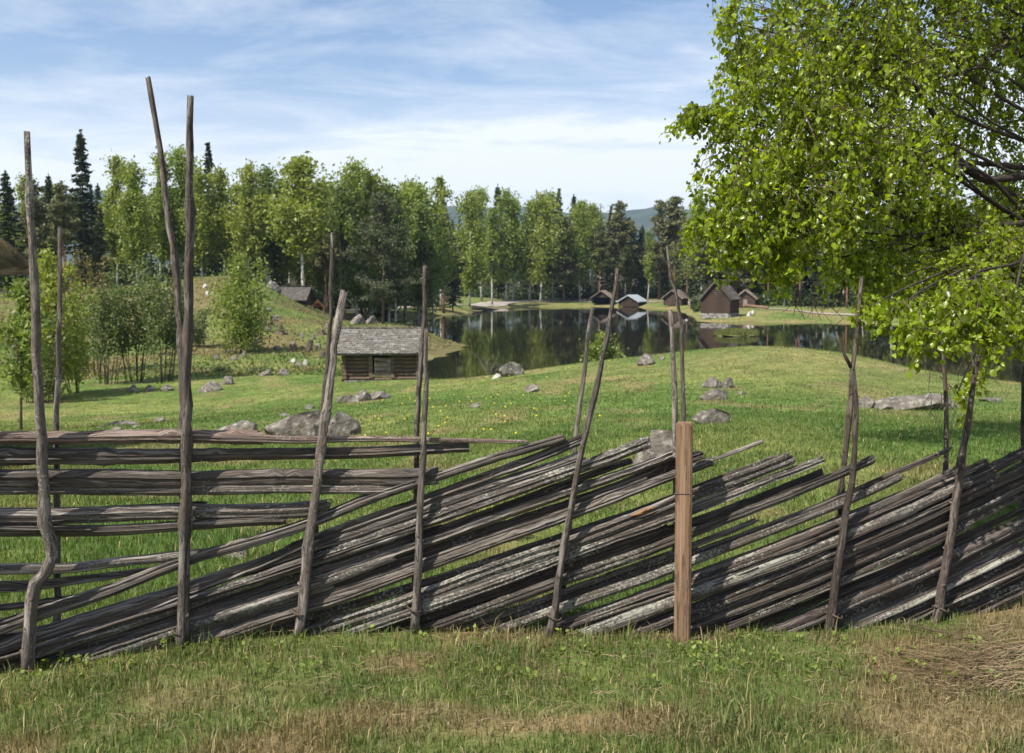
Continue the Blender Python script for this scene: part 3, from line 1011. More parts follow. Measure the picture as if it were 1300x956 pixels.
# far left
ft('spruce', 108, 168, 128, 'lone very tall slender', v=0, sxy=1.15)
ft('spruce', 12, 218, 112, 'heavy', v=1, sxy=1.3); ft('pine', 45, 228, 118, 'broad', v=2); ft('pine', 84, 232, 115, 'spreading', v=1, sxy=.9)
ft('spruce', 66, 222, 135, 'pointed', v=0, sxy=1.1); ft('birch', 40, 222, 140, 'half hidden', v=3); ft('spruce', 130, 262, 118, 'low', v=1, sxy=1.1)
# left birch wall
for i, (px, t, D, kd, lk) in enumerate([(150, 196, 128, 'birch', 'tall'), (176, 204, 122, 'birch', 'bushy'), (204, 192, 127, 'birch', 'tall crowned'), (228, 186, 130, 'birch', 'highest'), (258, 212, 126, 'birch', 'rounded'),
                                        (286, 212, 129, 'birch', 'pale'), (314, 207, 126, 'birch', 'tall'), (340, 210, 131, 'aspen', 'slightly shaded'), (363, 226, 133, 'birch', 'smaller'), (412, 226, 138, 'birch', 'light topped'), (432, 232, 134, 'aspen', 'narrow'),
                                        (455, 203, 140, 'birch', 'tall'), (474, 214, 142, 'birch', 'full crowned'), (494, 232, 145, 'aspen', 'dull'), (513, 228, 158, 'birch', 'round topped'), (534, 231, 160, 'birch', 'broad'), ]):
    ft(kd, px, t, D, lk, sxy=.95)
ft('spruce', 246, 186, 145, 'spiky', v=2, sxy=.9); ft('spruce', 268, 182, 146, 'tall', v=2)
ft('aspen', 330, 236, 134, 'shadowy', v=1); ft('spruce', 352, 275, 128, 'low', v=0)
ft('birch', 386, 198, 122, 'large drooping white trunked', v=2, sxy=1.35, rz=1.2)
ft('pine', 436, 240, 136, 'tall', v=0); ft('pine', 460, 236, 150, 'wide', v=2, sxy=1.1); ft('pine', 415, 270, 131, 'small', v=1)
ft('slim', 560, 221, 185, 'very narrow', v=0); ft('pine', 563, 272, 172, 'straight', v=0, sxy=1.1); ft('pine', 545, 262, 200, 'tall', v=1); ft('spruce', 575, 300, 176, 'short', v=1)
# beyond the gravel patch
for px, t, D, kd, lk in [(596, 242, 200, 'birch', 'airy'), (612, 238, 236, 'birch', 'tall'), (632, 236, 250, 'spruce', 'thin'), (642, 240, 240, 'birch', 'double trunked looking'), (651, 250, 244, 'slim', 'slender'), (625, 262, 225, 'slim', 'slender'), (672, 252, 244, 'birch', 'loose'),
                         (686, 244, 240, 'birch', 'tall pale'), (702, 243, 252, 'birch', 'tall'), (709, 240, 262, 'spruce', 'peaked'), (728, 248, 255, 'spruce', 'peaked'), (716, 275, 244, 'pine', 'dense'), (738, 252, 262, 'slim', 'slender'),
                         (736, 256, 248, 'birch', 'pale'), (752, 258, 262, 'birch', 'tall'), (775, 262, 262, 'spruce', 'grey green'), (783, 256, 250, 'pine', 'tall wide'), (760, 284, 246, 'pine', 'low'), (800, 285, 256, 'pine', 'low'), (812, 290, 258, 'spruce', 'low'),
                         (836, 254, 248, 'pine', 'tall'), (856, 250, 246, 'pine', 'tallest'), (845, 290, 252, 'spruce', 'shaded'), (822, 300, 245, 'slim', 'slender'), (872, 278, 225, 'pine', 'dense')]:
    ft(kd, px, t, D, lk, sxy=1.0)
# right shore
for px, t, D, kd, lk in [(898, 268, 190, 'pine', 'red trunked'), (882, 300, 215, 'spruce', 'low'), (915, 295, 200, 'birch', 'half hidden'), (935, 285, 182, 'pine', 'red trunked'), (955, 300, 190, 'spruce', 'low'), (975, 290, 180, 'pine', 'tall'), (995, 320, 172, 'birch', 'thin'),
                         (1015, 280, 176, 'pine', 'tall'), (1035, 300, 170, 'spruce', 'low'), (1052, 300, 178, 'birch', 'pale'), (1075, 280, 172, 'pine', 'tall'), (1095, 290, 165, 'birch', 'thin'), (1115, 270, 160, 'spruce', 'tall'),
                         (1132, 255, 152, 'slim', 'white trunked'), (1150, 260, 160, 'pine', 'tall'), (1172, 250, 158, 'birch', 'tall'), (1190, 260, 152, 'pine', 'tall'), (1212, 255, 156, 'spruce', 'tall'), (1235, 250, 150, 'pine', 'tall'),
                         (1258, 255, 146, 'birch', 'pale'), (1280, 250, 150, 'pine', 'tall'), (1300, 245, 140, 'spruce', 'tall'), (1325, 245, 142, 'pine', 'tall')]:
    ft(kd, px, t, D, lk)
from collections import defaultdict
ORD = ['first', 'second', 'third', 'fourth', 'fifth', 'sixth']
bk = defaultdict(list)
for px, kd, lk, e in FRONT:
    z = next(s for a, b_, s in ZONES if a <= px < b_)
    if lk.startswith(('lone', 'large drooping')): z = {'lone': 'rising above the left forest', 'larg': 'beside the red roofed shelter'}[lk[:4]]
    bk[(lk, kd, z)].append((px, e))
for (lk, kd, z), L in bk.items():
    L.sort(key=lambda q: q[0])
    for i, (px, e) in enumerate(L):
        od = '' if len(L) == 1 else f', {ORD[i]} from the left'
        tag(e, f'{lk} {WORD[kd]} {z}{od}', 'tree', 'trees of the forest edge')
# back rows
for i in range(150):
    px = -20 + 1360 * (i + random.random()) / 120 if i < 120 else random.uniform(900, 1340)
    if px < 560:
        D = random.uniform(140, 175); t = random.uniform(232, 262)
    elif px < 880:
        D = random.uniform(262, 300); t = random.uniform(272, 296)
    else:
        D = random.uniform(185, 215); t = random.uniform(250, 280)
    if 560 <= px < 600: D = 270
    kd = random.choices(['spruce', 'pine', 'birch', 'aspen'], [.12, .08, .5, .3] if 140 < px < 560 else [.5, .2, .2, .1])[0]
    e = tree(kd, px, t, D)
    z = next(s for a, b_, s in ZONES if a <= px < b_)
    tag(e, f'{WORD[kd]} in the back rows {z}', 'tree', f'back row trees {z}: {WORD[kd]}')

# undergrowth of the forest
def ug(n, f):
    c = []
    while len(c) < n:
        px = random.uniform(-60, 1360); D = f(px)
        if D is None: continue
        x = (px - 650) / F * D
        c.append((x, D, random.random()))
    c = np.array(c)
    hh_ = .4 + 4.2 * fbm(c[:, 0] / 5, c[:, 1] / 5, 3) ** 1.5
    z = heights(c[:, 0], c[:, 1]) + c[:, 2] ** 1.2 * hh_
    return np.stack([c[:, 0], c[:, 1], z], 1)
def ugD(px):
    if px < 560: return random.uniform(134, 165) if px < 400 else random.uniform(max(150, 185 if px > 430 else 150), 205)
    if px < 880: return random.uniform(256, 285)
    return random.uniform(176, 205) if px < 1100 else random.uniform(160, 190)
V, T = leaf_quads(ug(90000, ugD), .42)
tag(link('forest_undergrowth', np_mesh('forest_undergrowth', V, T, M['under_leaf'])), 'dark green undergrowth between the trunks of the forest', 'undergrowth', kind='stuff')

# headland pine
mb, V, T = mk_pine(77, Ht=12.6, base=.17, rad=3.7, leaf=.12, per=64, nb=74, spread=.42)
px, D = 486, 95
x = (px - 650) / F * D
e = empty('pine_tree', (x, D, H(x, D)))
mb.build('trunk', M['bark'], e, smooth=True)
link('crown', np_mesh('crown', V, T, M['headland_pine_leaf']), None, e)
e.scale = (1.0,) * 3
tag(e, 'broad low branched pine alone on the headland behind the shingled hut', 'tree')

# hillside sapling
def own_tree(kind, px, top, D, mk, bark, leafm, label, cat='tree', group=None, **k):
    x = (px - 650) / F * D
    z = H(x, D)
    Ht = W(px, top, D).z - z
    mb, V, T = mk(random.randrange(999), Ht=Ht / .98, **k)
    e = empty(kind, (x, D, z))
    mb.build('trunk', M[bark], e, smooth=True)
    link('crown', np_mesh('crown', V, T, M[leafm]), None, e)
    return tag(e, label, cat, group)


own_tree('young_birch', 305, 322, 66, mk_birch, 'bark', 'sapling_leaf', 'light green young birch alone on the stony hillside', base=.10, rad=2.3, leaf=.13, nb=70, per=120)
own_tree('young_birch', 765, 424, 47, mk_birch, 'bark', 'sapling_leaf', 'small light green bush at the near lake edge between two slanting poles', 'bush', base=.1, rad=1.1, leaf=.10, nb=30, per=70)
own_tree('young_birch', 62, 318, 44, mk_birch, 'bark', 'birch_leaf', 'bright green young birch behind the two leftmost fence poles', base=.06, rad=1.6, leaf=.12, nb=60, per=110)
own_tree('young_birch', 22, 352, 26, mk_birch, 'bark', 'sapling_leaf', 'yellow green sapling beside the turf roofed cabin', base=.30, rad=.8, leaf=.075, nb=36, per=80)


def shrub(px, top, D, stems, spread, leafm, label, kind='alder_bush', base=.45, leaf=.09, per=90, lean=.12, sr=.022):
    x = (px - 650) / F * D
    z = H(x, D)
    Ht = W(px, top, D).z - z
    e = empty(kind, (x, D, z))
    r_ = random.Random(int(px * 7 + top))
    cs = []
    for i in range(stems):
        a = r_.random() * 6.283; q = r_.random() ** .5 * spread
        bx_, by_ = math.cos(a) * q * .5, math.sin(a) * q * .5
        tx, ty = math.cos(a) * (q + lean * Ht * r_.random()), math.sin(a) * (q + lean * Ht * r_.random())
        h = Ht * r_.uniform(.7, 1.0)
        pts = [np.array([bx_ + (tx - bx_) * s + r_.gauss(0, .03) * (s > 0), by_ + (ty - by_) * s + r_.gauss(0, .03) * (s > 0), h * s - (.1 if s == 0 else 0)]) for s in (0, .2, .4, .6, .8, 1)]
        st = MB(); st.tube(pts, [sr, sr * .9, sr * .75, sr * .6, sr * .4, sr * .15], n=5)
        st.build('stem', M['twig'], e, smooth=True)
        for k in range(14):
            s = base + (1.02 - base) * (k + r_.random()) / 14
            c0 = np.array([bx_ + (tx - bx_) * s, by_ + (ty - by_) * s, h * s])
            c0 = c0 + np.array([r_.gauss(0, .3), r_.gauss(0, .3), r_.gauss(0, .15)]) * (1.15 - .6 * s) * spread * .7
            cs.append(c0 + rng.normal(size=(per // 3, 3)) * np.array([.16, .16, .13]))
    V_, T_ = leaf_quads(np.concatenate(cs), leaf)
    link('foliage', np_mesh('foliage', V_, T_, M[leafm]), None, e)
    return tag(e, label, 'bush', 'bushes along the ditch at the left')


shrub(205, 340, 50, 13, 1.0, 'alder_leaf', 'many stemmed grey green alder bush just left of the twin tall poles', base=.38)
shrub(170, 332, 51, 12, 1.0, 'alder_leaf', 'tall thin stemmed alder bush in the middle of the ditch thicket', base=.35)
shrub(135, 352, 50, 10, .9, 'alder_leaf', 'leaning alder bush at the left of the ditch thicket', base=.35)
shrub(118, 318, 56, 7, .8, 'copper_leaf', 'copper leaved young bush behind the alder thicket', base=.4)
shrub(95, 352, 46, 8, .8, 'birch_leaf', 'fresh green bush right of the second fence pole', base=.15)
shrub(45, 400, 42, 7, .9, 'alder_leaf', 'low green bush behind the leftmost fence pole', base=.1)
shrub(285, 470, 55, 6, .8, 'alder_leaf', 'low shrub in the ditch under the hillside birch', base=.05, leaf=.08)
shrub(330, 474, 55, 5, .6, 'alder_leaf', 'small shrub beside the rocks right of the ditch shrub', base=.05, leaf=.08)
shrub(245, 392, 68, 6, .8, 'alder_leaf', 'dark shrub on the hillside right of the twin tall poles', base=.05)

# bare twig bush at near shore
x, D = XD(620, 47)
e = empty('bare_shrub', (x, D, H(x, D)))
for i in range(9):
    a = random.random() * 6.28
    st = MB(); h = random.uniform(.7, 1.5)
    pts = [Vector((0, 0, 0)), Vector((math.cos(a) * .15, math.sin(a) * .1, h * .4)), Vector((math.cos(a) * .5, math.sin(a) * .3, h * .75)), Vector((math.cos(a) * .7 + random.gauss(0, .1), math.sin(a) * .4, h))]
    st.tube(pts, [.018, .013, .009, .004], n=4)
    st.tube([pts[1], pts[1] + Vector((random.gauss(0, .25), .05, h * .35))], [.008, .003], n=3)
    st.tube([pts[2], pts[2] + Vector((random.gauss(0, .25), .05, h * .25))], [.006, .003], n=3)
    st.build('stem', M['pole'], e)
tag(e, 'bare twiggy grey shrub at the lake edge beside a round boulder', 'bush')

# ------------------------------------------------------------------ rocks
def rock_mesh(seed, dims, sub=4, rough=.28):
    import bmesh
    bm = bmesh.new()
    bmesh.ops.create_icosphere(bm, subdivisions=sub, radius=1)
    from mathutils import noise
    off = Vector((seed * 3.7, seed * 1.3, seed * 2.1))
    for v in bm.verts:
        n_ = v.co.normalized()
        d = noise.noise(n_ * 1.1 + off) * rough * 1.6 + noise.noise(n_ * 2.6 + off) * rough * .7 + noise.noise(n_ * 7 + off) * rough * .22
        c = noise.cell_vector(n_ * 1.4 + off)
        v.co = n_ * (1 + d)
        # facets
        for pl in range(8):
            pn = Vector((math.sin(seed * 2 + pl * 2.4), math.cos(seed * 1.7 + pl * 1.9), math.sin(seed + pl * 1.1) * .8)).normalized()
            t = v.co.dot(pn)
            lim = .62 + .16 * math.sin(seed * 3 + pl * 1.7)
            if t > lim: v.co -= pn * (t - lim) * .88
        v.co = Vector((v.co.x * dims[0], v.co.y * dims[1], v.co.z * dims[2]))
    me = bpy.data.meshes.new('rock')
    bm.to_mesh(me); bm.free()
    me.polygons.foreach_set('use_smooth', [True] * len(me.polygons))
    return me


def rock(px, py, D, w, h, label, mat='stone', name='boulder', group=None, rough=.28, sub=4, depth=.8):
    p = W(px, py, D)
    z = H(p.x, D)
    wm = w / ppm(D); hm = h / ppm(D)
    me = rock_mesh(px * .13 + py * .07, (wm / 2 * 1.03, wm / 2 * depth, hm * .88), sub, rough)
    o_ = link(name, me, M[mat], None, (p.x, D, z + hm * .14))
    return tag(o_, label, 'rock', group)


rock(300, 549, 21, 70, 22, 'dark low boulder at the left end of the boulder group')
rock(378, 550, 21, 118, 34, 'largest flat topped grey boulder in the middle of the group behind the fence', depth=.6)
rock(430, 552, 20.8, 52, 31, 'rounded boulder at the right end of the boulder group')
rock(350, 530, 22.2, 34, 14, 'small pale boulder behind the large flat topped one')
rock(400, 551, 20.2, 32, 20, 'small dark boulder in front of the large flat topped one')
rock(852, 592, 12, 88, 60, 'big grey boulder right behind the sawn brown post', depth=.7)
rock(903, 537, 17.5, 50, 20, 'pointed grey boulder with a rusty patch right of the sawn post')
rock(909, 503, 23.5, 42, 13, 'pale sloping stone in the grass above the pointed boulder')
rock(906, 489, 27, 30, 15, 'left pale stone of the touching pair on the meadow rise')
rock(925, 489, 27, 22, 13, 'right small stone of the touching pair on the meadow rise')
rock(941, 498, 25, 14, 5, 'tiny stone right of the pale sloping stone')
rock(822, 463, 37, 30, 14, 'grey boulder on the meadow edge near the twin thin poles')
rock(841, 463, 38, 9, 5, 'tiny stone at the right foot of the meadow edge boulder')
rock(648, 480, 40, 38, 17, 'round white topped boulder with moss at the lake edge')
rock(631, 484, 39.5, 12, 6, 'small white stone left of the mossy lake edge boulder', mat='stone_pale')
rock(675, 499, 30, 20, 9, 'pale flat stone in the middle of the meadow')
rock(604, 518, 25, 16, 6, 'thin flat stone below the meadow dandelions')
rock(1150, 515, 22.5, 96, 18, 'long flat mossy rock outcrop at the right of the meadow', depth=.45)
rock(1185, 513, 23, 54, 20, 'right hump of the long mossy outcrop', depth=.6)
rock(1098, 517, 22.5, 28, 16, 'small boulder at the left end of the flat outcrop')
rock(1120, 517, 22.2, 26, 10, 'low stone between the small boulder and the flat outcrop')
rock(1222, 512, 23.5, 24, 12, 'stone between the two rightmost fence poles')
rock(1258, 508, 25, 30, 7, 'flat stone right of the dark rightmost pole')
rock(160, 517, 27, 42, 8, 'flat brown stone in the meadow below the alder thicket')
rock(204, 512, 29, 16, 7, 'pale stone left of the twin tall poles')
rock(150, 534, 23, 18, 5, 'small low stone under the flat brown stone')
rock(172, 531, 24, 10, 4, 'very small stone right of the small low stone')
rock(128, 528, 25, 10, 4, 'very small stone left of the small low stone')
rock(268, 494, 45, 36, 12, 'pale boulder at the edge of the ditch right of the twin poles')
rock(290, 487, 48, 20, 11, 'second smaller boulder behind the pale ditch edge boulder')
rock(212, 495, 46, 20, 9, 'stone of the ditch edge row just left of the twin poles')
rock(190, 495, 46, 16, 8, 'low stone in the middle of the ditch edge row')
rock(168, 495, 46, 18, 8, 'stone at the left end of the ditch edge row')
rock(299, 690, 7.8, 48, 20, 'low stone seen through the fence gap near the third pole')
rock(462, 503, 33, 36, 13, 'dark peaked rock below the shingled hut')
rock(480, 505, 33, 30, 10, 'low slab right of the dark peaked rock')
rock(438, 505, 33, 22, 11, 'dark stone left of the peaked rock below the hut')
rock(394, 508, 30, 14, 6, 'small pale stone left of the third leaning pole')
rock(360, 518, 27, 18, 4, 'thin flat stone above the boulder group')
rock(372, 463, 60, 8, 6, 'white stone left of the pair on the lower hillside', mat='stone_pale')
rock(387, 467, 59, 8, 7, 'white stone right of the pair on the lower hillside', mat='stone_pale')
rock(378, 468, 58.5, 10, 6, 'dark stone squeezed between two white hillside stones')
rock(260, 369, 95, 6, 5, 'small white stone high on the hillside', mat='stone_pale')
rock(264, 384, 90, 6, 6, 'white stone right of the tall pole on the hillside', mat='stone_pale')
rock(338, 479, 52, 16, 9, 'pale rock by the shrub at the hillside foot')
rock(360, 480, 52, 16, 8, 'dark rock right of the pale rock at the hillside foot')
rock(445, 478, 48, 20, 14, 'grey stone at the left corner of the shingled hut')
rock(454, 412, 97, 22, 12, 'pale slab on the headland left of the pine')
rock(470, 413, 96, 16, 9, 'reddish stone on the headland beside the pine trunk')
rock(345, 364, 103, 22, 12, 'brown lump of rock on the hill crest beside the grey roof')
rock(871, 397, 147, 7, 5, 'white stone on the shore left of the steep roofed storehouse', mat='stone_pale')
rock(956, 395, 152, 8, 5, 'upper white stone right of the steep roofed storehouse', mat='stone_pale')
rock(951, 402, 146, 8, 6, 'lower white stone right of the steep roofed storehouse', mat='stone_pale')
hill_spots = [(352, 402, 86), (340, 398, 88), (383, 425, 76), (398, 425, 76), (340, 420, 77), (328, 432, 71), (297, 455, 62), (310, 452, 64), (276, 452, 62), (372, 437, 71), (415, 415, 84), (260, 430, 72), (405, 440, 70), (288, 445, 66), (352, 445, 68), (348, 408, 84)]
for i, (a, b_, D) in enumerate(hill_spots):
    rock(a, b_, D, random.uniform(6, 13), random.uniform(4, 8), 'small grey stone strewn on the brown hillside slope', group='stones strewn on the hillside', name='hillside_stone', sub=2)
for i, (a, b_, D) in enumerate([(393, 437, 71), (392, 450, 67), (408, 421, 80), (372, 448, 67), (356, 420, 78), (357, 426, 76), (343, 412, 80), (424, 440, 70), (256, 413, 78), (246, 424, 74), (270, 403, 82), (322, 440, 69), (410, 455, 64)]):
    p = W(a, b_, D)
    mb = MB()
    r0 = random.uniform(.16, .26); hh = random.uniform(.3, .55)
    mb.tube([(0, 0, -.15), (0, 0, .05), (.02, 0, hh * .6), (.03, 0.02, hh)], [r0 * 1.6, r0 * 1.15, r0, r0 * .95], n=10, wob=.25, jag=.12, seed=i)
    for k in range(4):
        an = k * 1.57 + i
        mb.tube([(0, 0, .08), (math.cos(an) * r0 * 1.6, math.sin(an) * r0 * 1.6, .0), (math.cos(an) * r0 * 2.3, math.sin(an) * r0 * 2.3, -.12)], [r0 * .5, r0 * .3, r0 * .15], n=5)
    o_ = mb.build('tree_stump', M['bark'], None, loc=(p.x, D, H(p.x, D)))
    tag(o_, 'old cut tree stump on the brown hillside slope', 'tree stump', 'tree stumps on the hillside')

# ------------------------------------------------------------------ log buildings
def log_wall(mb, p, q, z0, z1, n, th=.16, over=.18, gap=0, gable=None):
    """stack of logs between p and q (2-D), gable=(ridge height) makes a triangle above z1"""
    p = Vector((*p, 0)); q = Vector((*q, 0))
    d = (q - p).normalized(); L = (q - p).length
    hh = (z1 - z0) / n
    for i in range(n):
        z = z0 + hh * (i + .5)
        a = p - d * (over * random.uniform(.8, 1.2)); b_ = q + d * (over * random.uniform(.8, 1.2))
        mb.tube([a + Vector((0, 0, z)), b_ + Vector((0, 0, z))], [hh * .53, hh * .53], n=8, wob=.06, seed=random.randrange(9999))
    if gable:
        k = max(2, int((gable - z1) / hh))
        for i in range(k):
            t = (i + .5) / k
            z = z1 + (gable - z1) * t
            c = (p + q) / 2
            hl = L / 2 * (1 - t) * .98
            mb.tube([c - d * hl + Vector((0, 0, z)), c + d * hl + Vector((0, 0, z))], [(gable - z1) / k * .53] * 2, n=8, wob=.06, seed=random.randrange(9999))


def cabin(name, px, py, D, w, dep, wall, ridge, rz, wallm, roofm, label, over=.45, found=0, door=True, nlog=9, open_front=False, thick=.12, backfill=True, found_m='foundation', rider=False, shingles=False):
    p = W(px, py, D)
    z = H(p.x, D)
    e = empty(name, (p.x, D, z), rz)
    z0 = found
    hw, hd = w / 2, dep / 2
    mb = MB()
    if not open_front: log_wall(mb, (-hw, -hd), (hw, -hd), z0, wall, nlog, gable=ridge)
    else: log_wall(mb, (-hw, -hd), (hw, -hd), wall * .96, wall, 1, gable=ridge)
    log_wall(mb, (-hw, hd), (hw, hd), z0, wall, nlog, gable=ridge)
    log_wall(mb, (-hw, -hd), (-hw, hd), z0 + .06, wall, nlog)
    log_wall(mb, (hw, -hd), (hw, hd), z0 + .06, wall, nlog)
    mb.build('wall', M[wallm], e)
    if found:
        fb = MB()
        for (a, b_) in (((-hw, -hd), (hw, -hd)), ((hw, -hd), (hw, hd)), ((-hw, -hd), (-hw, hd)), ((-hw, hd), (hw, hd))):
            a = Vector((*a, 0)); b_ = Vector((*b_, 0)); L = (b_ - a).length
            nst = int(L / .45)
            for i in range(nst):
                c = a + (b_ - a) * ((i + .5) / nst)
                for r_ in range(2):
                    fb.box((c.x + random.gauss(0, .03), c.y + random.gauss(0, .03), -.15 + (found + .15) * (r_ + .5) / 2), (.48, .48, (found + .15) / 2 * .96), Matrix.Rotation(random.gauss(0, .2), 3, 'Z'))
        fb.build('foundation', M[found_m], e)
    # roof: two slabs, ridge along y
    rb = MB()
    ang = math.atan2(ridge - wall, hw)
    sl_ = (hw + over) / math.cos(ang)
    for s in (-1, 1):
        cx_, cz_ = s * (hw + over) / 2, ridge - math.tan(ang) * (hw + over) / 2 + thick * .6
        rot = Matrix.Rotation(s * ang, 3, 'Y')
        rb.box((cx_, 0, cz_), (sl_, dep + over * 2, thick), rot)
        nbd = int((dep + over * 2) / .28)
        for i in range(nbd):
            yy = -(hd + over) + (i + .5) * (dep + 2 * over) / nbd
            rb.box((cx_ + s * random.uniform(0, .08), yy, cz_ + thick * .75), (sl_ + random.uniform(0, .16), .2, .05), rot)
    roof = rb.build('roof', M[roofm], e)
    for s in (-1, 1):
        for yy in (-hd - over - .03, hd + over + .03):
            bb = MB()
            rot = Matrix.Rotation(s * ang, 3, 'Y')
            bb.box((s * (hw + over) / 2, yy, ridge - math.tan(ang) * (hw + over) / 2 + thick * .45), (sl_ + .05, .06, thick * 1.9), rot)
            bb.build('bargeboard', M[roofm], roof)
    if door:
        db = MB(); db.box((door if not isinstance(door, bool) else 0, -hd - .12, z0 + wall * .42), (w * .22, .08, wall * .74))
        dd = db.build('door', M['opening_shade'] if open_front else M['door_wood'], e)  # on an open front this is a near-black panel painting the shaded opening
    if open_front:
        for s in (-1, 1):
            ob = MB()
            ob.box((s * (hw - .05), -hd, wall / 2), (.16, .16, wall))
            ob.build('post', M[wallm], e)
    tag(e, label, 'cabin')
    return e


cabin('boathouse', 766, 383, 238, 4.4, 4.5, 1.5, 3.0, -.3, 'brown_wood', 'straw_roof', 'leftmost open fronted brown cabin with low gabled roof on the far shore', open_front=True, door=False)
cabin('boathouse', 803, 384, 232, 4.6, 5.0, 1.3, 2.6, -.5, 'brown_wood', 'metal_roof', 'low log cabin with pale metal roof on the far shore', door=False)
cabin('boathouse', 858, 386, 215, 3.8, 3.4, 1.8, 3.2, -.55, 'red_wood', 'straw_roof', 'reddish brown cabin with brown roof behind the twin thin poles', door=False, over=.55)
cabin('boathouse', 884, 388, 190, 1.9, 2.4, 1.5, 2.3, -.2, 'red_wood', 'straw_roof', 'tiny red shed close left of the steep roofed storehouse', over=.3)
cabin('boathouse', 947, 392, 178, 3.2, 4.0, 1.7, 3.0, -.3, 'red_wood', 'straw_roof', 'half hidden red cabin behind the right side of the steep roofed storehouse')
cabin('storehouse', 914, 401, 147, 4.0, 5.0, 2.9, 5.2, -.46, 'brown_wood', 'roof_dark', 'tall dark timber storehouse with a steep roof and stone base at the water edge', over=.42, found=.55, nlog=10, thick=.14, door=False)
cabin('shelter', 403, 392, 131, 1.5, 1.3, 1.0, 1.7, .25, 'orange_wood', 'orange_wood', 'tiny shelter with an orange red roof at the forest edge beside the white birch trunk', over=.22, open_front=True, door=True, nlog=5)

# chimney of a cabin is a pole in the photo: small post behind the first boathouse
# pale beam on the right of the storehouse
mb = MB(); a = W(946, 385, 172); b_ = W(975, 389, 166)
a.z = H(a.x, a.y) + .45; b_.z = H(b_.x, b_.y) + .3
mb.tube([a, b_], [.22, .22], n=10)
tag(mb.build('peeled_log', M['new_wood'], smooth=True), 'long pale peeled log lying right of the steep roofed storehouse', 'log')

# log pile
x, D = XD(546, 192)
e = empty('log_pile', (x, D, H(x, D)), .4)
for r_ in range(4):
    for c in range(5 - r_):
        mb = MB(); mb.tube([(-.95 + c * .44 + r_ * .22 + random.gauss(0, .03), -1.2, .22 + r_ * .38), (-.95 + c * .44 + r_ * .22, 1.2, .22 + r_ * .38)], [.21, .21], n=10)
        mb.build('log', M['orange_wood'], e)
tag(e, 'stack of orange cut logs beside the gravel road', 'log pile')

# shingled hut in the meadow; ridge runs along x
def shingle_roof(mb, W_, slope_len, ang, top, s, rows_=9, y0=0, cs=.13, upto=None):
    """real overlapping shingles on the slope facing -y (s=-1) or +y"""
    nrow = rows_
    for r_ in range(nrow):
        d = slope_len * (r_ + .9) / nrow
        nC = int(W_ / cs)
        for c in range(nC):
            x = -W_ / 2 + (c + .5) * W_ / nC + random.gauss(0, .008)
            ll = slope_len / nrow * 1.7
            rot = Matrix.Rotation(-s * (ang - .05) * 1 + random.gauss(0, .02), 3, 'X') @ Matrix.Rotation(random.gauss(0, .05), 3, 'Z')
            dd = d - ll * .35 + random.gauss(0, .018)
            mb.box((x, s * math.cos(ang) * dd, top - math.sin(ang) * dd + .035 + random.random() * .012), (W_ / nC * .93, ll, .018), rot)


p = W(486, 484, 46); z = H(p.x, 46)
hut = empty('log_hut', (p.x, 46.3, z), .06)
hw, hd, wall, ridge = 1.62, 1.5, 1.54, 2.30
mb = MB()
# front wall split around the door, deep shade under eave
log_wall(mb, (-hw, -hd), (-.55, -hd), .1, wall, 8, over=.12)
log_wall(mb, (.62, -hd), (hw, -hd), .1, wall, 8, over=.12)
log_wall(mb, (-hw, -hd + .02), (hw, -hd + .02), .06, .24, 1, over=.14)
log_wall(mb, (-hw, hd), (hw, hd), .1, wall, 8)
log_wall(mb, (-hw, -hd), (-hw, hd), .16, wall, 8, gable=ridge - .05)
log_wall(mb, (hw, -hd), (hw, hd), .16, wall, 8, gable=ridge - .05)
mb.build('wall', M['hut_wood'], hut)
mb = MB()
for i in range(5):
    mb.box((-.28 + i * .15 + .04, -hd - .03, .72), (.14, .05, .80))
door = mb.build('door', M['door_wood'], hut)
mb = MB(); mb.box((0, -hd - .08, .95), (.5, .03, .07)); mb.box((0, -hd - .08, .5), (.5, .03, .07))
mb.build('door_batten', M['hut_wood'], door)
for s in (-.47, .52):
    mb = MB(); mb.box((s, -hd - .05, .70), (.17, .14, .98))
    mb.build('door_post', M['hut_wood'], hut)
mb = MB()
for i in range(10):
    mb.box((-1.5 + i * .33, -hd, -.02), (.3, .3, .26), Matrix.Rotation(random.gauss(0, .15), 3, 'Z'))
mb.build('foundation', M['foundation'], hut)
ang = math.atan2(ridge - wall, hd)
sl_ = (hd + .5) / math.cos(ang)
mb = MB()
for s in (-1, 1):
    mb.box((0, s * (hd + .5) / 2, ridge - math.tan(ang) * (hd + .5) / 2), (hw * 2 + .72, sl_, .06), Matrix.Rotation(-s * ang, 3, 'X'))
    shingle_roof(mb, hw * 2 + .75, sl_ + .04, ang, ridge + .05, s, rows_=13, cs=.10)
mb.tube([(-hw - .38, 0, ridge + .06), (hw + .38, 0, ridge + .06)], [.07, .07], n=8, wob=.1)
mb.build('roof', M['shingle'], hut)
tag(hut, 'small log hut with grey wooden shingle roof at the end of the meadow', 'hut')

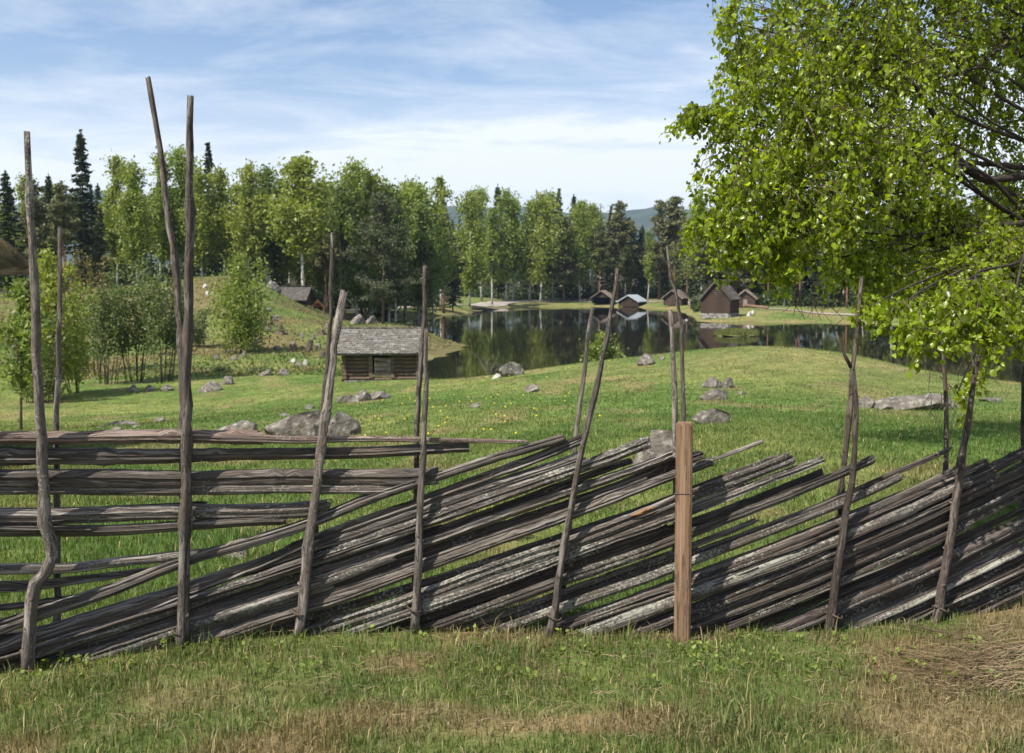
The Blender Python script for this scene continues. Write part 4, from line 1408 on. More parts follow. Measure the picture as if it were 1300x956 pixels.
# grey roofed cellar behind the hill crest
p = W(372, 392, 108)
e = empty('turf_cellar', (p.x, 108, H(p.x, 108) - .6), -.12)
mb = MB()
log_wall(mb, (-1.7, -1.2), (1.7, -1.2), 0, .9, 5); log_wall(mb, (-1.7, 1.2), (1.7, 1.2), 0, .9, 5)
log_wall(mb, (-1.7, -1.2), (-1.7, 1.2), 0, .9, 5, gable=1.8); log_wall(mb, (1.7, -1.2), (1.7, 1.2), 0, .9, 5, gable=1.8)
mb.build('wall', M['dark_wood'], e)
mb = MB(); ang = math.atan2(1.0, 1.2); sl_ = 1.7 / math.cos(ang)
for s in (-1, 1):
    mb.box((0, s * .85, 1.9 - math.tan(ang) * .85), (4.2, sl_, .06), Matrix.Rotation(-s * ang, 3, 'X'))
    shingle_roof(mb, 4.2, sl_, ang, 1.95, s, rows_=8, cs=.2)
mb.build('roof', M['shingle'], e)
tag(e, 'grey shingle roof of a low dark shed showing behind the hill crest', 'shed')

# turf roofed cabin at the left edge; its shaded side faces the meadow
cx0, cy0, cy1 = -9.05, 11.5, 17.6
gz = H(-11, 15)
e = empty('turf_roof_cabin', (-11.74, 14.5, gz))
mb = MB()
hw, hd, wall, ridge = 2.5, 3.05, 3.1, 4.3
log_wall(mb, (-hw, -hd), (hw, -hd), -.3, wall, 14, gable=ridge, over=.05); log_wall(mb, (-hw, hd), (hw, hd), -.3, wall, 14, gable=ridge, over=.05)
log_wall(mb, (-hw, -hd), (-hw, hd), -.3, wall, 14, over=.05); log_wall(mb, (hw, -hd), (hw, hd), -.3, wall, 14, over=.05)
mb.build('wall', M['dark_wood'], e)
mb = MB(); ang = math.atan2(ridge - wall, hw); ov = .62
for s in (-1, 1):
    mb.box((s * (hw + ov) / 2, 0, ridge - math.tan(ang) * (hw + ov) / 2 + .1), ((hw + ov) / math.cos(ang), hd * 2 + .7, .16), Matrix.Rotation(s * ang, 3, 'Y'))
roof = mb.build('roof', M['hut_wood'], e)
# turf layer: lumpy grid slabs
import bmesh
from mathutils import noise as mnoise
bm = bmesh.new()
bmesh.ops.create_grid(bm, x_segments=60, y_segments=60, size=1)
for v in bm.verts:
    u, w_ = v.co.x, v.co.y
    x = u * (hw + ov + .05); y = w_ * (hd + .4)
    zz = ridge + .22 - math.tan(ang) * abs(x)
    ed = min(1, (1 - abs(u)) * 9) * min(1, (1 - abs(w_)) * 12)
    v.co = Vector((x, y, zz + .28 * ed ** .5 + .07 * mnoise.noise(Vector((x * 3, y * 3, 0))) - .03))
me = bpy.data.meshes.new('turf'); bm.to_mesh(me); bm.free()
me.polygons.foreach_set('use_smooth', [True] * len(me.polygons))
link('turf', me, M['moss'], roof)
# dry stalks on the turf
mb = MB()
for i in range(90):
    x = random.uniform(.6, 1) * (hw + ov) * 1.0; y = random.uniform(-.2, 1) * (hd + .3)
    zz = ridge + .38 - math.tan(ang) * x
    a = random.random() * 6.28; l = random.uniform(.15, .5)
    mb.tube([(x, y, zz), (x + math.cos(a) * l * .4, y + math.sin(a) * l * .4, zz + l * .7), (x + math.cos(a) * l, y + math.sin(a) * l, zz + l * .5)], [.004, .003, .002], n=3, cap=False)
mb.build('roof_grass', M['straw'], roof)
tag(e, 'dark log cabin with a mossy turf roof at the left edge', 'cabin')

# shore fence on the far side (low log rail), left part
mb_pts = [XD(742, 243), XD(720, 240), XD(700, 236)]
def rail_fence(pts, label, hgt=.8):
    pts = [Vector((p[0], p[1], H(*p))) for p in pts]
    e = empty('rail_fence', pts[0])
    n = 0
    for i in range(len(pts) - 1):
        a, b_ = pts[i] - pts[0], pts[i + 1] - pts[0]
        k = max(1, int((b_ - a).length / 3))
        for j in range(k):
            q = a + (b_ - a) * (j / k)
            mb = MB(); mb.tube([q + Vector((0, 0, -.2)), q + Vector((0, 0, hgt + .15))], [.08, .07], n=6); mb.build('post', M['pole_dark'], e)
        for hz_ in (.45, .9):
            mb = MB(); mb.tube([a + Vector((0, 0, hgt * hz_)), b_ + Vector((0, 0, hgt * hz_))], [.07, .06], n=6); mb.build('rail', M['pole'], e)
    tag(e, label, 'fence')
rail_fence([XD(690, 243), XD(725, 244), XD(760, 240)], 'low rail fence left of the open fronted cabin on the far shore')
rail_fence([XD(815, 234), XD(835, 230), XD(850, 224)], 'low dark rail fence between the metal roofed cabin and the red brown cabin')
mb = MB(); a = Vector((*XD(598, 196), 0)); b_ = Vector((*XD(642, 212), 0)); a.z = H(a.x, a.y) + .25; b_.z = H(b_.x, b_.y) + .3
mb.tube([a, (a + b_) / 2 + Vector((0, 0, .1)), b_], [.28, .3, .25], n=8, wob=.1)
tag(mb.build('fallen_log', M['bark']), 'dark fallen log lying along the shore below the gravel patch', 'log')

# grassy islet
x, D = XD(935, 103)
bm = bmesh.new(); bmesh.ops.create_icosphere(bm, subdivisions=4, radius=1)
for v in bm.verts:
    n_ = mnoise.noise(v.co * 2.0) * .2
    v.co = Vector((v.co.x * 2.2 * (1 + n_), v.co.y * 2.2 * (1 + n_), v.co.z * .34 * (1 + n_)))
me = bpy.data.meshes.new('islet'); bm.to_mesh(me); bm.free()
a_ = me.color_attributes.new('Col', 'FLOAT_COLOR', 'POINT')
a_.data.foreach_set('color', np.tile(np.array([.09, .10, .035, 1], dtype=np.float32), len(me.vertices)))
o = link('islet', me, M['ground'], None, (x, D, WATER + .05)); tag(o, kind='structure')
n = 2500
th = rng.random(n) * 6.28; rr_ = rng.random(n) ** .5
X = x + np.cos(th) * rr_ * 2.3; Y = D + np.sin(th) * rr_ * 2.1
c = np.stack([X, Y, WATER + .12 + .26 * (1 - rr_ ** 2)], 1)
hgt = .15 + .4 * rng.random(n)
V = np.stack([c - np.array([.05, 0, .05]), c + np.array([.05, 0, -.05]), c + np.stack([rng.normal(size=n) * .08, rng.normal(size=n) * .08, hgt], 1)], 1).reshape(-1, 3)
o = link('islet_grass', np_mesh('islet_grass', V, np.arange(n)[:, None] * 3 + np.array([[0, 1, 2]]), M['grass'], cols=np.repeat(np.array([[.14, .16, .045]]) * (.7 + .6 * rng.random((n, 1))), 3, 0)))
tag(o, 'yellow green grass on the small islet in front of the storehouse', 'grass', kind='stuff')
for a, b_, D, w_, h_, lb in [(921, 417, 118, 10, 6, 'dark flat stone standing in the lake behind the grassy islet')]:
    p = W(a, b_, D); me = rock_mesh(4, (w_ / ppm(D) / 2, w_ / ppm(D) / 2, h_ / ppm(D) * .8), 3)
    tag(link('lake_stone', me, M['stone'], None, (p.x, D, WATER)), lb, 'rock')

# ------------------------------------------------------------------ the skigard fence
fence = empty('wooden_fence', (0, 5.8, 0))
FO = Vector((0, 5.8, 0))
FD = lambda px: float(np.interp(px, [-100, 34, 232, 380, 530, 700, 866, 1052, 1190, 1300, 1500], [5.02, 5.2, 5.5, 5.68, 5.76, 5.83, 5.92, 6.02, 6.2, 6.36, 6.7]))


def pole(pts, off, w0, w1, mat='pole', seed=0, to_ground=None, knots=3):
    """pts px polyline top->bottom; widths in px"""
    P = []
    for (a, b_) in pts:
        D = FD(a) + off
        P.append(W(a, b_, D))
    P = P[::-1]
    if to_ground: pass
    n0 = len(P)
    P2 = resample(P, .09)
    m_ = len(P2)
    rr = random.Random(seed)
    out_ = []
    ra = []
    for i, p_ in enumerate(P2):
        t = i / (m_ - 1)
        w_ = (w1 * (1 - t) + w0 * t) / ppm(FD(pts[0][0]) + off) / 2
        out_.append(p_ + Vector((rr.gauss(0, .0022), rr.gauss(0, .0022), 0)) - FO)
        bump_ = 1 + (.4 * rr.random() if rr.random() < .16 else 0) + rr.gauss(0, .045)
        ra.append(w_ * bump_)
    mb = MB()
    mb.tube(out_, ra, n=16, wob=.13, rough=.3, seed=seed, jag=.02)
    # knots / branch stubs
    for k in range(knots):
        i = rr.randrange(1, max(2, m_ - 1))
        a = rr.random() * 6.28
        d = Vector((math.cos(a), math.sin(a) * .6, .4)).normalized()
        mb.tube([out_[i], out_[i] + d * (ra[i] * 1.35)], [ra[i] * .45, ra[i] * .3], n=6, wob=.2, seed=k)
    return mb.build('pole', M[mat], fence, smooth=True, origin=out_[0])


fo, bo = -.075, .085
pole([(34, 168), (38, 250), (42, 330), (45, 420), (49, 500), (53, 560), (55, 620), (57, 665), (64, 690), (65, 708), (57, 728), (44, 741), (39, 764), (37, 800), (34, 858)], fo, 8, 18, seed=1, knots=6)
pole([(75, 288), (76, 360), (75, 430), (73, 500), (72, 545), (72, 640), (73, 760), (72, 840)], bo, 5, 10, seed=2)
pole([(188, 99), (197, 151), (204, 193), (210, 247), (215, 289), (222, 335), (228, 394), (230, 457), (232, 540), (233, 640), (234, 825)], bo - .05, 7, 11, seed=3, knots=7)
pole([(242, 123), (241, 160), (240, 220), (241, 300), (239, 400), (237, 470), (237, 560), (236, 640), (234, 710), (232, 822)], fo, 8, 16, seed=4, knots=7)
pole([(438, 370), (431, 405), (425, 440), (416, 510), (405, 590), (397, 650), (389, 720), (380, 808)], fo, 9, 15, seed=5, knots=6)
pole([(422, 297), (421, 350), (418, 420), (413, 490), (406, 560), (402, 620), (399, 700), (396, 800)], bo, 5, 10, seed=6, knots=6)
pole([(541, 419), (541, 460), (540, 510), (537, 577), (534, 635), (530, 732), (526, 804)], fo, 5, 12, seed=7, knots=4)
pole([(539, 339), (539, 400), (535, 460), (530, 520), (529, 580), (528, 680), (526, 800)], bo, 5.5, 9, seed=8, knots=6)
pole([(785, 342), (778, 385), (769, 430), (757, 495), (743, 550), (732, 604), (722, 663), (712, 717), (704, 779), (697, 814)], fo, 4.5, 10.5, seed=9, knots=7)
pole([(752, 390), (746, 430), (742, 470), (737, 505), (730, 560), (725, 640), (718, 700), (712, 800)], bo, 4.5, 9, seed=10, knots=5)
pole([(847, 311), (849, 332), (851, 352), (857, 366), (860, 385), (864, 412), (866, 452), (867, 500), (868, 560), (868, 700), (868, 806)], fo + .05, 3.5, 9, seed=11, knots=6)
pole([(851, 394), (853, 430), (856, 485), (857, 540), (858, 640), (859, 790)], bo, 6, 9, seed=12, knots=4)
pole([(1094, 352), (1092, 381), (1088, 432), (1083, 463), (1080, 501), (1077, 540), (1071, 590), (1066, 680), (1062, 790)], bo, 4.5, 10, seed=13, mat='pole_dark', knots=4)
pole([(1062, 421), (1067, 436), (1073, 452), (1080, 466)], bo, 2.5, 5, seed=14, knots=1)
pole([(1084, 470), (1087, 505), (1086, 545), (1084, 590), (1076, 640), (1068, 690), (1060, 740), (1051, 808)], fo, 5, 13, seed=15, mat='pole_dark', knots=4)
pole([(1196, 372), (1197, 419), (1199, 469), (1202, 519), (1201, 580), (1199, 680), (1196, 780)], bo, 4.5, 9, seed=16, mat='pole_dark', knots=3)
pole([(1246, 432), (1243, 447), (1236, 482), (1233, 507), (1228, 545), (1220, 590), (1213, 640), (1204, 700), (1196, 745), (1188, 792)], fo, 6, 14, seed=17, mat='pole_dark', knots=7)
pole([(-72, 240), (-66, 500), (-60, 880)], fo, 8, 16, seed=18)
pole([(1352, 330), (1345, 560), (1338, 790)], fo, 7, 13, seed=19, mat='pole_dark')


def rail(pts, w, depth=0.0, mat='rail', seed=0, w2=None, split=None, jag=.05):
    rr = random.Random(seed * 7 + 3)
    P = [W(a, b_, FD(a) + depth) for a, b_ in pts]
    P2 = resample(P, .06)
    m_ = len(P2)
    w2 = w if w2 is None else w2
    ph = rr.random() * 6.28
    out_, ra = [], []
    yw = 0.0
    for i, p_ in enumerate(P2):
        t = i / (m_ - 1)
        yw = .93 * yw + rr.gauss(0, .0012)
        out_.append(p_ + Vector((0, rr.gauss(0, .001), yw + .0035 * math.sin(i * .35 + ph))) - FO)
        r_ = (w * (1 - t) + w2 * t) / ppm(FD(pts[len(pts) // 2][0])) / 2
        ra.append(r_ * (1 + .07 * math.sin(i * .23 + ph) + rr.gauss(0, .025) + (.12 if rr.random() < .05 else 0)))
    if split is None:
        split = []
        q = rr.random()
        # half / quarter split timber with a flat face turned any way
        if q < .75: split.append((rr.random() * 6.28, rr.uniform(.35, .75)))
        if q < .4: split.append((rr.random() * 6.28, rr.uniform(.45, .8)))
    mb = MB()
    mb.tube(out_, ra, n=24, wob=.06, rough=.20 if split == [] else .55, flat=split, seed=seed, jag=jag)
    # long loose splinter
    if rr.random() < .45 and m_ > 20:
        i0 = rr.randrange(0, m_ - 14); l_ = rr.randrange(8, 14)
        a = rr.random() * 6.28
        pts_ = [out_[i0 + k] + Vector((0, math.cos(a) * ra[i0 + k] - .004 - .01 * k / l_, math.sin(a) * ra[i0 + k] * .9)) for k in range(l_)]
        mb.tube(pts_, [.004 + .004 * math.sin(3.14 * k / (l_ - 1)) for k in range(l_)], n=5, seed=seed)
    o_ = mb.build('rail', M[mat], fence, smooth=False, origin=out_[0])
    return o_


sd = 100
def rl(*a, **k):
    global sd
    sd += 1
    return rail(*a, seed=sd, **k)


RD = []
# level rails of the left part
rl([(-60, 556), (100, 555), (330, 555)], 20, .0, 'rail_red', split=[(1.5, .8)])
rl([(260, 556), (430, 556), (560, 559), (600, 559), (667, 560)], 14, -.02, 'rail_red', w2=5)
rl([(-60, 580), (150, 578), (330, 576), (480, 572), (593, 567)], 21, .01, 'rail', w2=13, split=[])
rl([(-60, 606), (200, 608), (400, 606), (552, 604)], 22, .0, 'rail', split=[])
rl([(-60, 623), (200, 622), (500, 621)], 12, -.01, 'rail')
rl([(-60, 657), (135, 652), (300, 650), (417, 643)], 20, .01, 'rail')
rl([(60, 648), (160, 642), (258, 638)], 5, .03, 'rail_dark')
rl([(-60, 674), (100, 674), (200, 669), (359, 659)], 15, -.01, 'rail')
rl([(-60, 724), (60, 721), (150, 713), (262, 703)], 14, .01, 'rail', split=[])
rl([(-60, 748), (30, 743), (110, 733), (187, 723)], 16, .03, 'rail', w2=9)
rl([(-60, 782), (60, 765), (150, 750)], 11, .045, 'rail_dark')
rl([(-60, 815), (20, 808), (84, 795)], 18, .05, 'rail_dark')
rl([(-60, 836), (20, 832), (70, 822)], 14, .04, 'rail_dark')
# the two long rails that bridge level and slanting parts
rl([(-60, 812), (0, 797), (54, 777), (135, 750), (225, 717), (333, 685), (393, 664), (471, 633), (557, 606), (635, 579), (714, 556)], 17, -.02, 'rail', w2=12, split=[(2.4, .85)])
rl([(-60, 866), (0, 845), (90, 809), (225, 757), (333, 714), (393, 688), (529, 637), (596, 612), (666, 588), (740, 557)], 15, .01, 'rail', w2=14)


def slope0(x): return float(np.interp(x, [-100, 300, 500, 700, 900, 1000, 1130, 1260, 1400], [.31, .325, .34, .355, .375, .40, .43, .485, .51]))


def gline(x): return float(np.interp(x, [-100, 34, 232, 380, 530, 700, 866, 1052, 1190, 1300, 1500], [868, 852, 822, 806, 803, 812, 810, 803, 788, 772, 750]))


def fam(xa, ya, x_end, w, depth, mat, maxlen=760, w2=None):
    """slanting rail through (xa,ya), ends on top at x_end, runs down left to the ground"""
    pts = []
    x, y = xa, ya
    fr_ = random.Random(sd * 3 + 1)
    js = fr_.gauss(0, .006); cv = fr_.gauss(0, .00004); w = (w + 1.2) * fr_.uniform(.85, 1.18); w2 = w * fr_.uniform(.7, 1.1)
    slope = lambda q: slope0(q) + js + cv * (q - xa)
    while x < x_end:
        pts.append((x, y)); st = min(60, x_end - x + .01); y -= slope(x + st / 2) * st; x += st
    pts.append((x, y))
    x, y = xa, ya
    left = []
    while y < gline(x) + 4 and (x_end - x) < maxlen:
        x -= 30; y += slope(x + 15) * 30
        left.append((x, y))
    pts = left[::-1] + pts
    pts = pts[::2] + ([pts[-1]] if len(pts) % 2 == 0 else [])
    return rl(pts, w, depth, mat, w2=w2)


A = 'rail'; L_ = 'rail_lichen'; K = 'rail_dark'
for (xa, ya, xe, w, dp, mt) in [
    # crossing heights measured at x=700
    (700, 592, 738, 16, .02, A), (700, 606, 822, 17, -.02, L_), (700, 621, 800, 13, .03, K), (700, 634, 856, 13, -.01, A), (700, 648, 890, 15, .02, K), (700, 662, 905, 14, -.015, A), (700, 655, 966, 7, .03, A),
    (700, 698, 1004, 18, .0, L_), (700, 714, 1045, 15, -.02, L_), (700, 728, 1043, 14, .02, K), (700, 742, 1108, 15, -.01, L_), (700, 757, 960, 8, .02, A),
    (700, 777, 1142, 13, .0, L_), (700, 796, 1168, 10, .02, A), (700, 806, 1060, 9, -.01, K),
    (866, 742, 1221, 15, .01, A), (866, 758, 1228, 13, -.02, L_), (866, 775, 1262, 12, .02, A), (866, 790, 1205, 11, .0, A), (866, 803, 1240, 10, .02, K),
    (930, 604, 985, 11, .03, K),
    (1130, 604, 1205, 9, .03, K), (1130, 640, 1250, 16, .0, K), (1130, 656, 1300, 16, .015, K), (1130, 674, 1335, 14, -.01, A), (1130, 690, 1350, 17, .01, K),
    (1130, 709, 1360, 14, -.01, K), (1130, 724, 1365, 13, .02, K), (1130, 740, 1370, 15, .0, K), (1130, 756, 1375, 13, .02, K), (1130, 772, 1380, 13, .0, A), (1130, 786, 1380, 12, .02, K),
    (1130, 795, 1380, 11, -.01, K), (1130, 802, 1385, 11, .01, K),
    (1260, 612, 1330, 15, -.02, K), (1260, 592, 1300, 14, .02, K), (1260, 745, 1385, 14, .01, K), (1260, 760, 1385, 13, .02, K), (1260, 772, 1385, 12, .0, K),
    # left fan under the long rails
    (500, 690, 560, 12, .03, K), (430, 737, 640, 13, .03, A), (400, 762, 600, 10, -.01, A), (333, 748, 520, 13, .02, K), (333, 764, 500, 13, -.02, L_), (333, 780, 560, 11, .02, A), (232, 806, 420, 12, -.01, A), (232, 793, 400, 12, .02, K), (333, 793, 480, 8, .01, A)]:
    fam(xa, ya, xe, w - (.5 if xa > 520 else 2), dp, mt)
    if xa > 520 and random.random() < .7:
        fam(xa, ya + random.uniform(6, 9), xe - random.uniform(10, 200), random.uniform(4.5, 8), dp + random.choice((-.03, .03)), random.choice((A, K, L_, A)))
# fresh orange break on one rail
mb = MB()
for k in range(5):
    a = W(800 + k * 3, 655 - k * 1.0, FD(810) - .048); b_ = W(826 + k * 1.5, 646 - k * 1.0, FD(820) - .048)
    mb.tube([a - FO, (a + b_) / 2 - FO + Vector((0, -.008, random.gauss(0, .004))), b_ - FO], [.006, .009, .002], n=5, wob=.3, seed=k)
mb.build('splintered_patch', M['fresh_split'], fence)
# withy ties round the pole pairs
for (a, b_, wv_) in [(1056, 776, 18), (1190, 768, 16), (383, 772, 15), (528, 768, 15), (703, 778, 15), (234, 796, 15)]:
    if not wv_: continue
    c = W(a, b_, FD(a)) - FO
    mb = MB()
    mb.tube([c + Vector((.05 * math.cos(t), .12 * math.sin(t) - .0, .012 * math.sin(t * 2))) for t in np.linspace(0, 6.28, 20)], .006, n=5, cap=False)
    mb.build('withy_tie', M['twig'], fence)
tag(fence, 'old weathered pole fence of slanting split rails and tall leaning poles across the foreground', 'fence')

# square sawn post in front of the fence
D = 5.72
pt = W(865, 537, D); pb = W(867, 815, D)
post = empty('timber_post', (pb.x, D + .02, pb.z - .05), R(-14))
hgt = pt.z - pb.z + .05
bm = bmesh.new()
bmesh.ops.create_cube(bm, size=1)
for v in bm.verts: v.co = Vector((v.co.x * .093, v.co.y * .093, (v.co.z + .5) * hgt))
ed = [e_ for e_ in bm.edges]
bmesh.ops.bevel(bm, geom=ed, offset=.007, segments=2, affect='EDGES')
me = bpy.data.meshes.new('shaft')
bm.to_mesh(me); bm.free()
l = me.uv_layers.new(name='UVMap')
for lp in me.loops:
    c = me.vertices[lp.vertex_index].co
    l.data[lp.index].uv = (c.z, c.x + c.y * .9)
link('shaft', me, M['new_wood'], post)
mb = MB()
zw = hgt * (1 - (622 - 537) / (815 - 537))
q = .049
mb.tube([(-q, -q, zw), (q, -q, zw + .003), (q, q, zw), (-q, q, zw + .002), (-q, -q, zw)], .0022, n=5, cap=False)
mb.build('wire_loop', M['wire'], post)
tag(post, 'square brown sawn timber post standing in front of the slanting rails', 'post')

# ------------------------------------------------------------------ foreground birch
def leaves_mesh(cent, axis, size):
    n = len(cent)
    axis = axis / np.linalg.norm(axis, axis=1, keepdims=True)
    r_ = rng.normal(size=(n, 3))
    s = np.cross(axis, r_); s /= np.linalg.norm(s, axis=1, keepdims=True)
    nn_ = np.cross(axis, s)
    L = size * (.45 + .8 * rng.random((n, 1)))
    fold = (.05 + .12 * rng.random((n, 1)))
    tw = rng.normal(size=(n, 1)) * .12
    base = cent
    P = [base, base + axis * L * .22 + s * L * .34 + nn_ * L * fold, base + axis * L * .22 - s * L * .34 + nn_ * L * fold,
         base + axis * L * .55 + s * L * .31 + nn_ * L * (fold + tw * .5), base + axis * L * .55 - s * L * .31 + nn_ * L * (fold - tw * .5),
         base + axis * L * .45 + nn_ * L * 0, base + axis * L * 1.0 - nn_ * L * .10]
    V = np.stack(P, 1).reshape(-1, 3)
    k = np.arange(n)[:, None] * 7
    T_ = np.concatenate([k + np.array([[a, b_, c]]) for a, b_, c in ((0, 1, 5), (0, 5, 2), (1, 3, 5), (2, 5, 4), (3, 6, 5), (4, 5, 6))])
    return V, T_


TX, TY = XD(1318, 8.6)
tz = H(TX, TY)
nb_e = empty('birch_tree', (TX, TY, tz))
O = Vector((TX, TY, tz))
mb = MB()
tp = [(0, 0, -.2), (.01, 0, .4), (-.02, 0, 1.2), (.02, .05, 2.4), (.1, .1, 3.6), (.15, .1, 5), (.1, .2, 7), (.2, .2, 9)]
mb.tube(resample(tp, .15), list(np.linspace(.11, .03, len(resample(tp, .15)))), n=14, wob=.12, rough=.15, seed=3)
mb.build('trunk', M['branch'], nb_e, smooth=True)
# px, py, D, rx, ry, rz(m), twigs, leafscale; deep clusters above the frame are added to shade the meadow
CL = [(905, -115, 11, .7, .9, .4, 75, 1.25), (985, -115, 11.5, .8, 1, .4, 80, 1.25), (1070, -115, 11.8, .8, 1, .4, 70, 1.25), (1003, 30, 7.6, .55, .7, .65, 62, 1), (1060, 50, 8.1, .75, .8, .7, 80, 1), (955, 95, 7.3, .28, .5, .4, 30, 1), (1015, 140, 7.2, .55, .6, .5, 60, 1), (905, 146, 7.1, .22, .2, .08, 16, .9), (880, 142, 7.1, .12, .15, .05, 9, .9),
      (940, 195, 7.1, .27, .45, .35, 28, 1), (1000, 235, 7.0, .50, .6, .45, 60, 1), (922, 262, 7.0, .24, .4, .26, 22, 1), (965, 298, 7.1, .32, .5, .22, 28, 1), (1075, 190, 7.3, .60, .7, .5, 66, 1), (1095, 110, 7.9, .8, .8, .6, 72, 1),
      (1050, 275, 7.2, .45, .5, .32, 38, 1), (1000, 335, 7.1, .14, .3, .12, 8, 1), (895, 285, 7.0, .13, .2, .16, 8, 1), (935, 30, 7.3, .12, .3, .4, 12, 1),
      (1160, 40, 8.6, .8, .9, .6, 60, 1), (1235, 70, 9.2, .8, 1, .7, 48, 1), (1300, 40, 9.2, .8, 1, .8, 48, 1), (1135, 215, 8.0, .55, .7, .45, 40, 1), (1180, 285, 8.2, .45, .6, .30, 24, 1), (1245, 170, 9.2, .7, .8, .5, 24, 1), (1290, 240, 9.0, .6, .8, .4, 22, 1),
      (1275, 310, 7.7, .5, .6, .28, 24, 1), (1115, 318, 7.6, .42, .5, .2, 18, 1), (1210, 345, 7.3, .4, .5, .22, 18, 1), (1090, 345, 7.6, .22, .4, .1, 7, 1),
      (1185, 388, 5.85, .22, .25, .10, 8, 1), (1250, 372, 5.8, .30, .3, .16, 15, 1), (1138, 392, 6.0, .18, .22, .06, 6, 1), (1232, 425, 5.8, .15, .2, .07, 6, 1), (1292, 405, 5.9, .22, .25, .12, 9, 1), (1110, 385, 6.1, .1, .15, .05, 4, 1), (1160, 425, 5.85, .12, .15, .05, 5, 1),
      (1240, 478, 6.7, .06, .1, .07, 2, 1), (1215, 500, 6.7, .05, .1, .04, 1, .9), (1120, 350, 7.3, .2, .3, .08, 5, 1),
      (1000, -90, 7.8, .8, .9, .5, 50, 1), (1035, -85, 13.0, .8, 1, .5, 70, 1.3), (1095, -80, 13.3, 1, 1, .5, 80, 1.3), (1215, -80, 13.6, 1, 1, .6, 80, 1.3), (1115, -220, 12.5, 1.2, 1.2, .8, 90, 1.3), (1340, -60, 12.5, 1.1, 1.1, .6, 70, 1.3), (1130, -110, 8.4, 1, 1, .6, 60, 1), (1280, -110, 9, 1.1, 1.2, .7, 60, 1), (1180, -320, 8.6, 1.3, 1.3, .9, 90, 1.1), (1400, -200, 9, 1.4, 1.4, 1.2, 90, 1.1), (1450, 50, 9.2, 1.2, 1.3, 1.0, 80, 1.1),
      (1480, 230, 8.8, 1.1, 1.3, .6, 60, 1.1), (1600, 80, 9.5, 1.3, 1.3, 1.2, 70, 1.1), (1350, -450, 9, 1.1, 1.1, 1.0, 60, 1.1), (1520, 330, 7.8, .8, .8, .4, 34, 1)]
tw = MB()
LC, LA, LS = [], [], []
r_ = random.Random(42)
br_list = []
for ci, (px, py, D, rx, ry, rz_, nt_, ls) in enumerate(CL):
    c = W(px, py, D)
    # bough from the trunk to the cluster
    att = Vector((TX + .02, TY + .05, min(tz + 8, max(tz + 2.2, c.z - .25 * (c - Vector((TX, TY, c.z))).length + .1))))
    mid = (att + c) / 2 + Vector((0, 0, .18 + r_.gauss(0, .1)))
    pts = resample([att, att * .7 + c * .3 + Vector((r_.gauss(0, .08), r_.gauss(0, .08), .16 + r_.gauss(0, .07))), mid, att * .2 + c * .8 + Vector((r_.gauss(0, .08), 0, .1)), c], .12)
    Ln = (c - att).length
    rad = list(np.linspace(.007 + .0035 * Ln, .004, len(pts)))
    bb = MB(); bb.tube([q - O for q in pts], rad, n=7, wob=.18, seed=ci)
    bb.build('branch', M['branch'], nb_e, smooth=True)
    nt2 = int(nt_ * (1.5 if px < 1120 else (2.9 if D > 6.5 else 2.0)))
    for k in range(nt2):
        while True:
            u = Vector((r_.uniform(-1, 1), r_.uniform(-1, 1), r_.uniform(-1, 1)))
            if u.length < 1: break
        s = c + Vector((u.x * rx, u.y * ry, u.z * rz_))
        # side twig: from inner part towards s then hanging
        inner = c + (s - c) * .35 + Vector((0, 0, .04))
        out_dir = Vector((s.x - TX, s.y - TY, 0)).normalized()
        hl = r_.uniform(.14, .42) * min(1, .35 + rz_ * 1.6)
        e1 = s + out_dir * .05 + Vector((r_.gauss(0, .03), r_.gauss(0, .03), -hl * .45))
        e2 = e1 + Vector((r_.gauss(0, .05), r_.gauss(0, .05), -hl * .55))
        tpnts = [inner, s, e1, e2]
        tw.tube([q - O for q in tpnts], [.0045, .0030, .0020, .0012], n=3, cap=False)
        nl = int(r_.uniform(19, 34))
        for j in range(nl):
            t = (j + r_.random()) / nl * 2.9 + .1
            i = min(2, int(t)); f_ = t - i
            p_ = tpnts[i] * (1 - f_) + tpnts[i + 1] * f_
            LC.append((p_.x + r_.gauss(0, .022), p_.y + r_.gauss(0, .022), p_.z + r_.gauss(0, .012)))
            LA.append((r_.gauss(0, .55), r_.gauss(0, .55), -.75 + r_.gauss(0, .35)))
            LS.append(.045 * ls)
tw.build('twigs', M['twig'], nb_e)['kind'] = 'stuff'
LC = np.array(LC) - np.array(O); LA = np.array(LA); LS = np.array(LS)[:, None]
V, T = leaves_mesh(LC, LA, LS)
fo_ = link('foliage', np_mesh('foliage', V, T, M['near_leaf'], smooth=False), None, nb_e)
print('near leaves', len(LC))
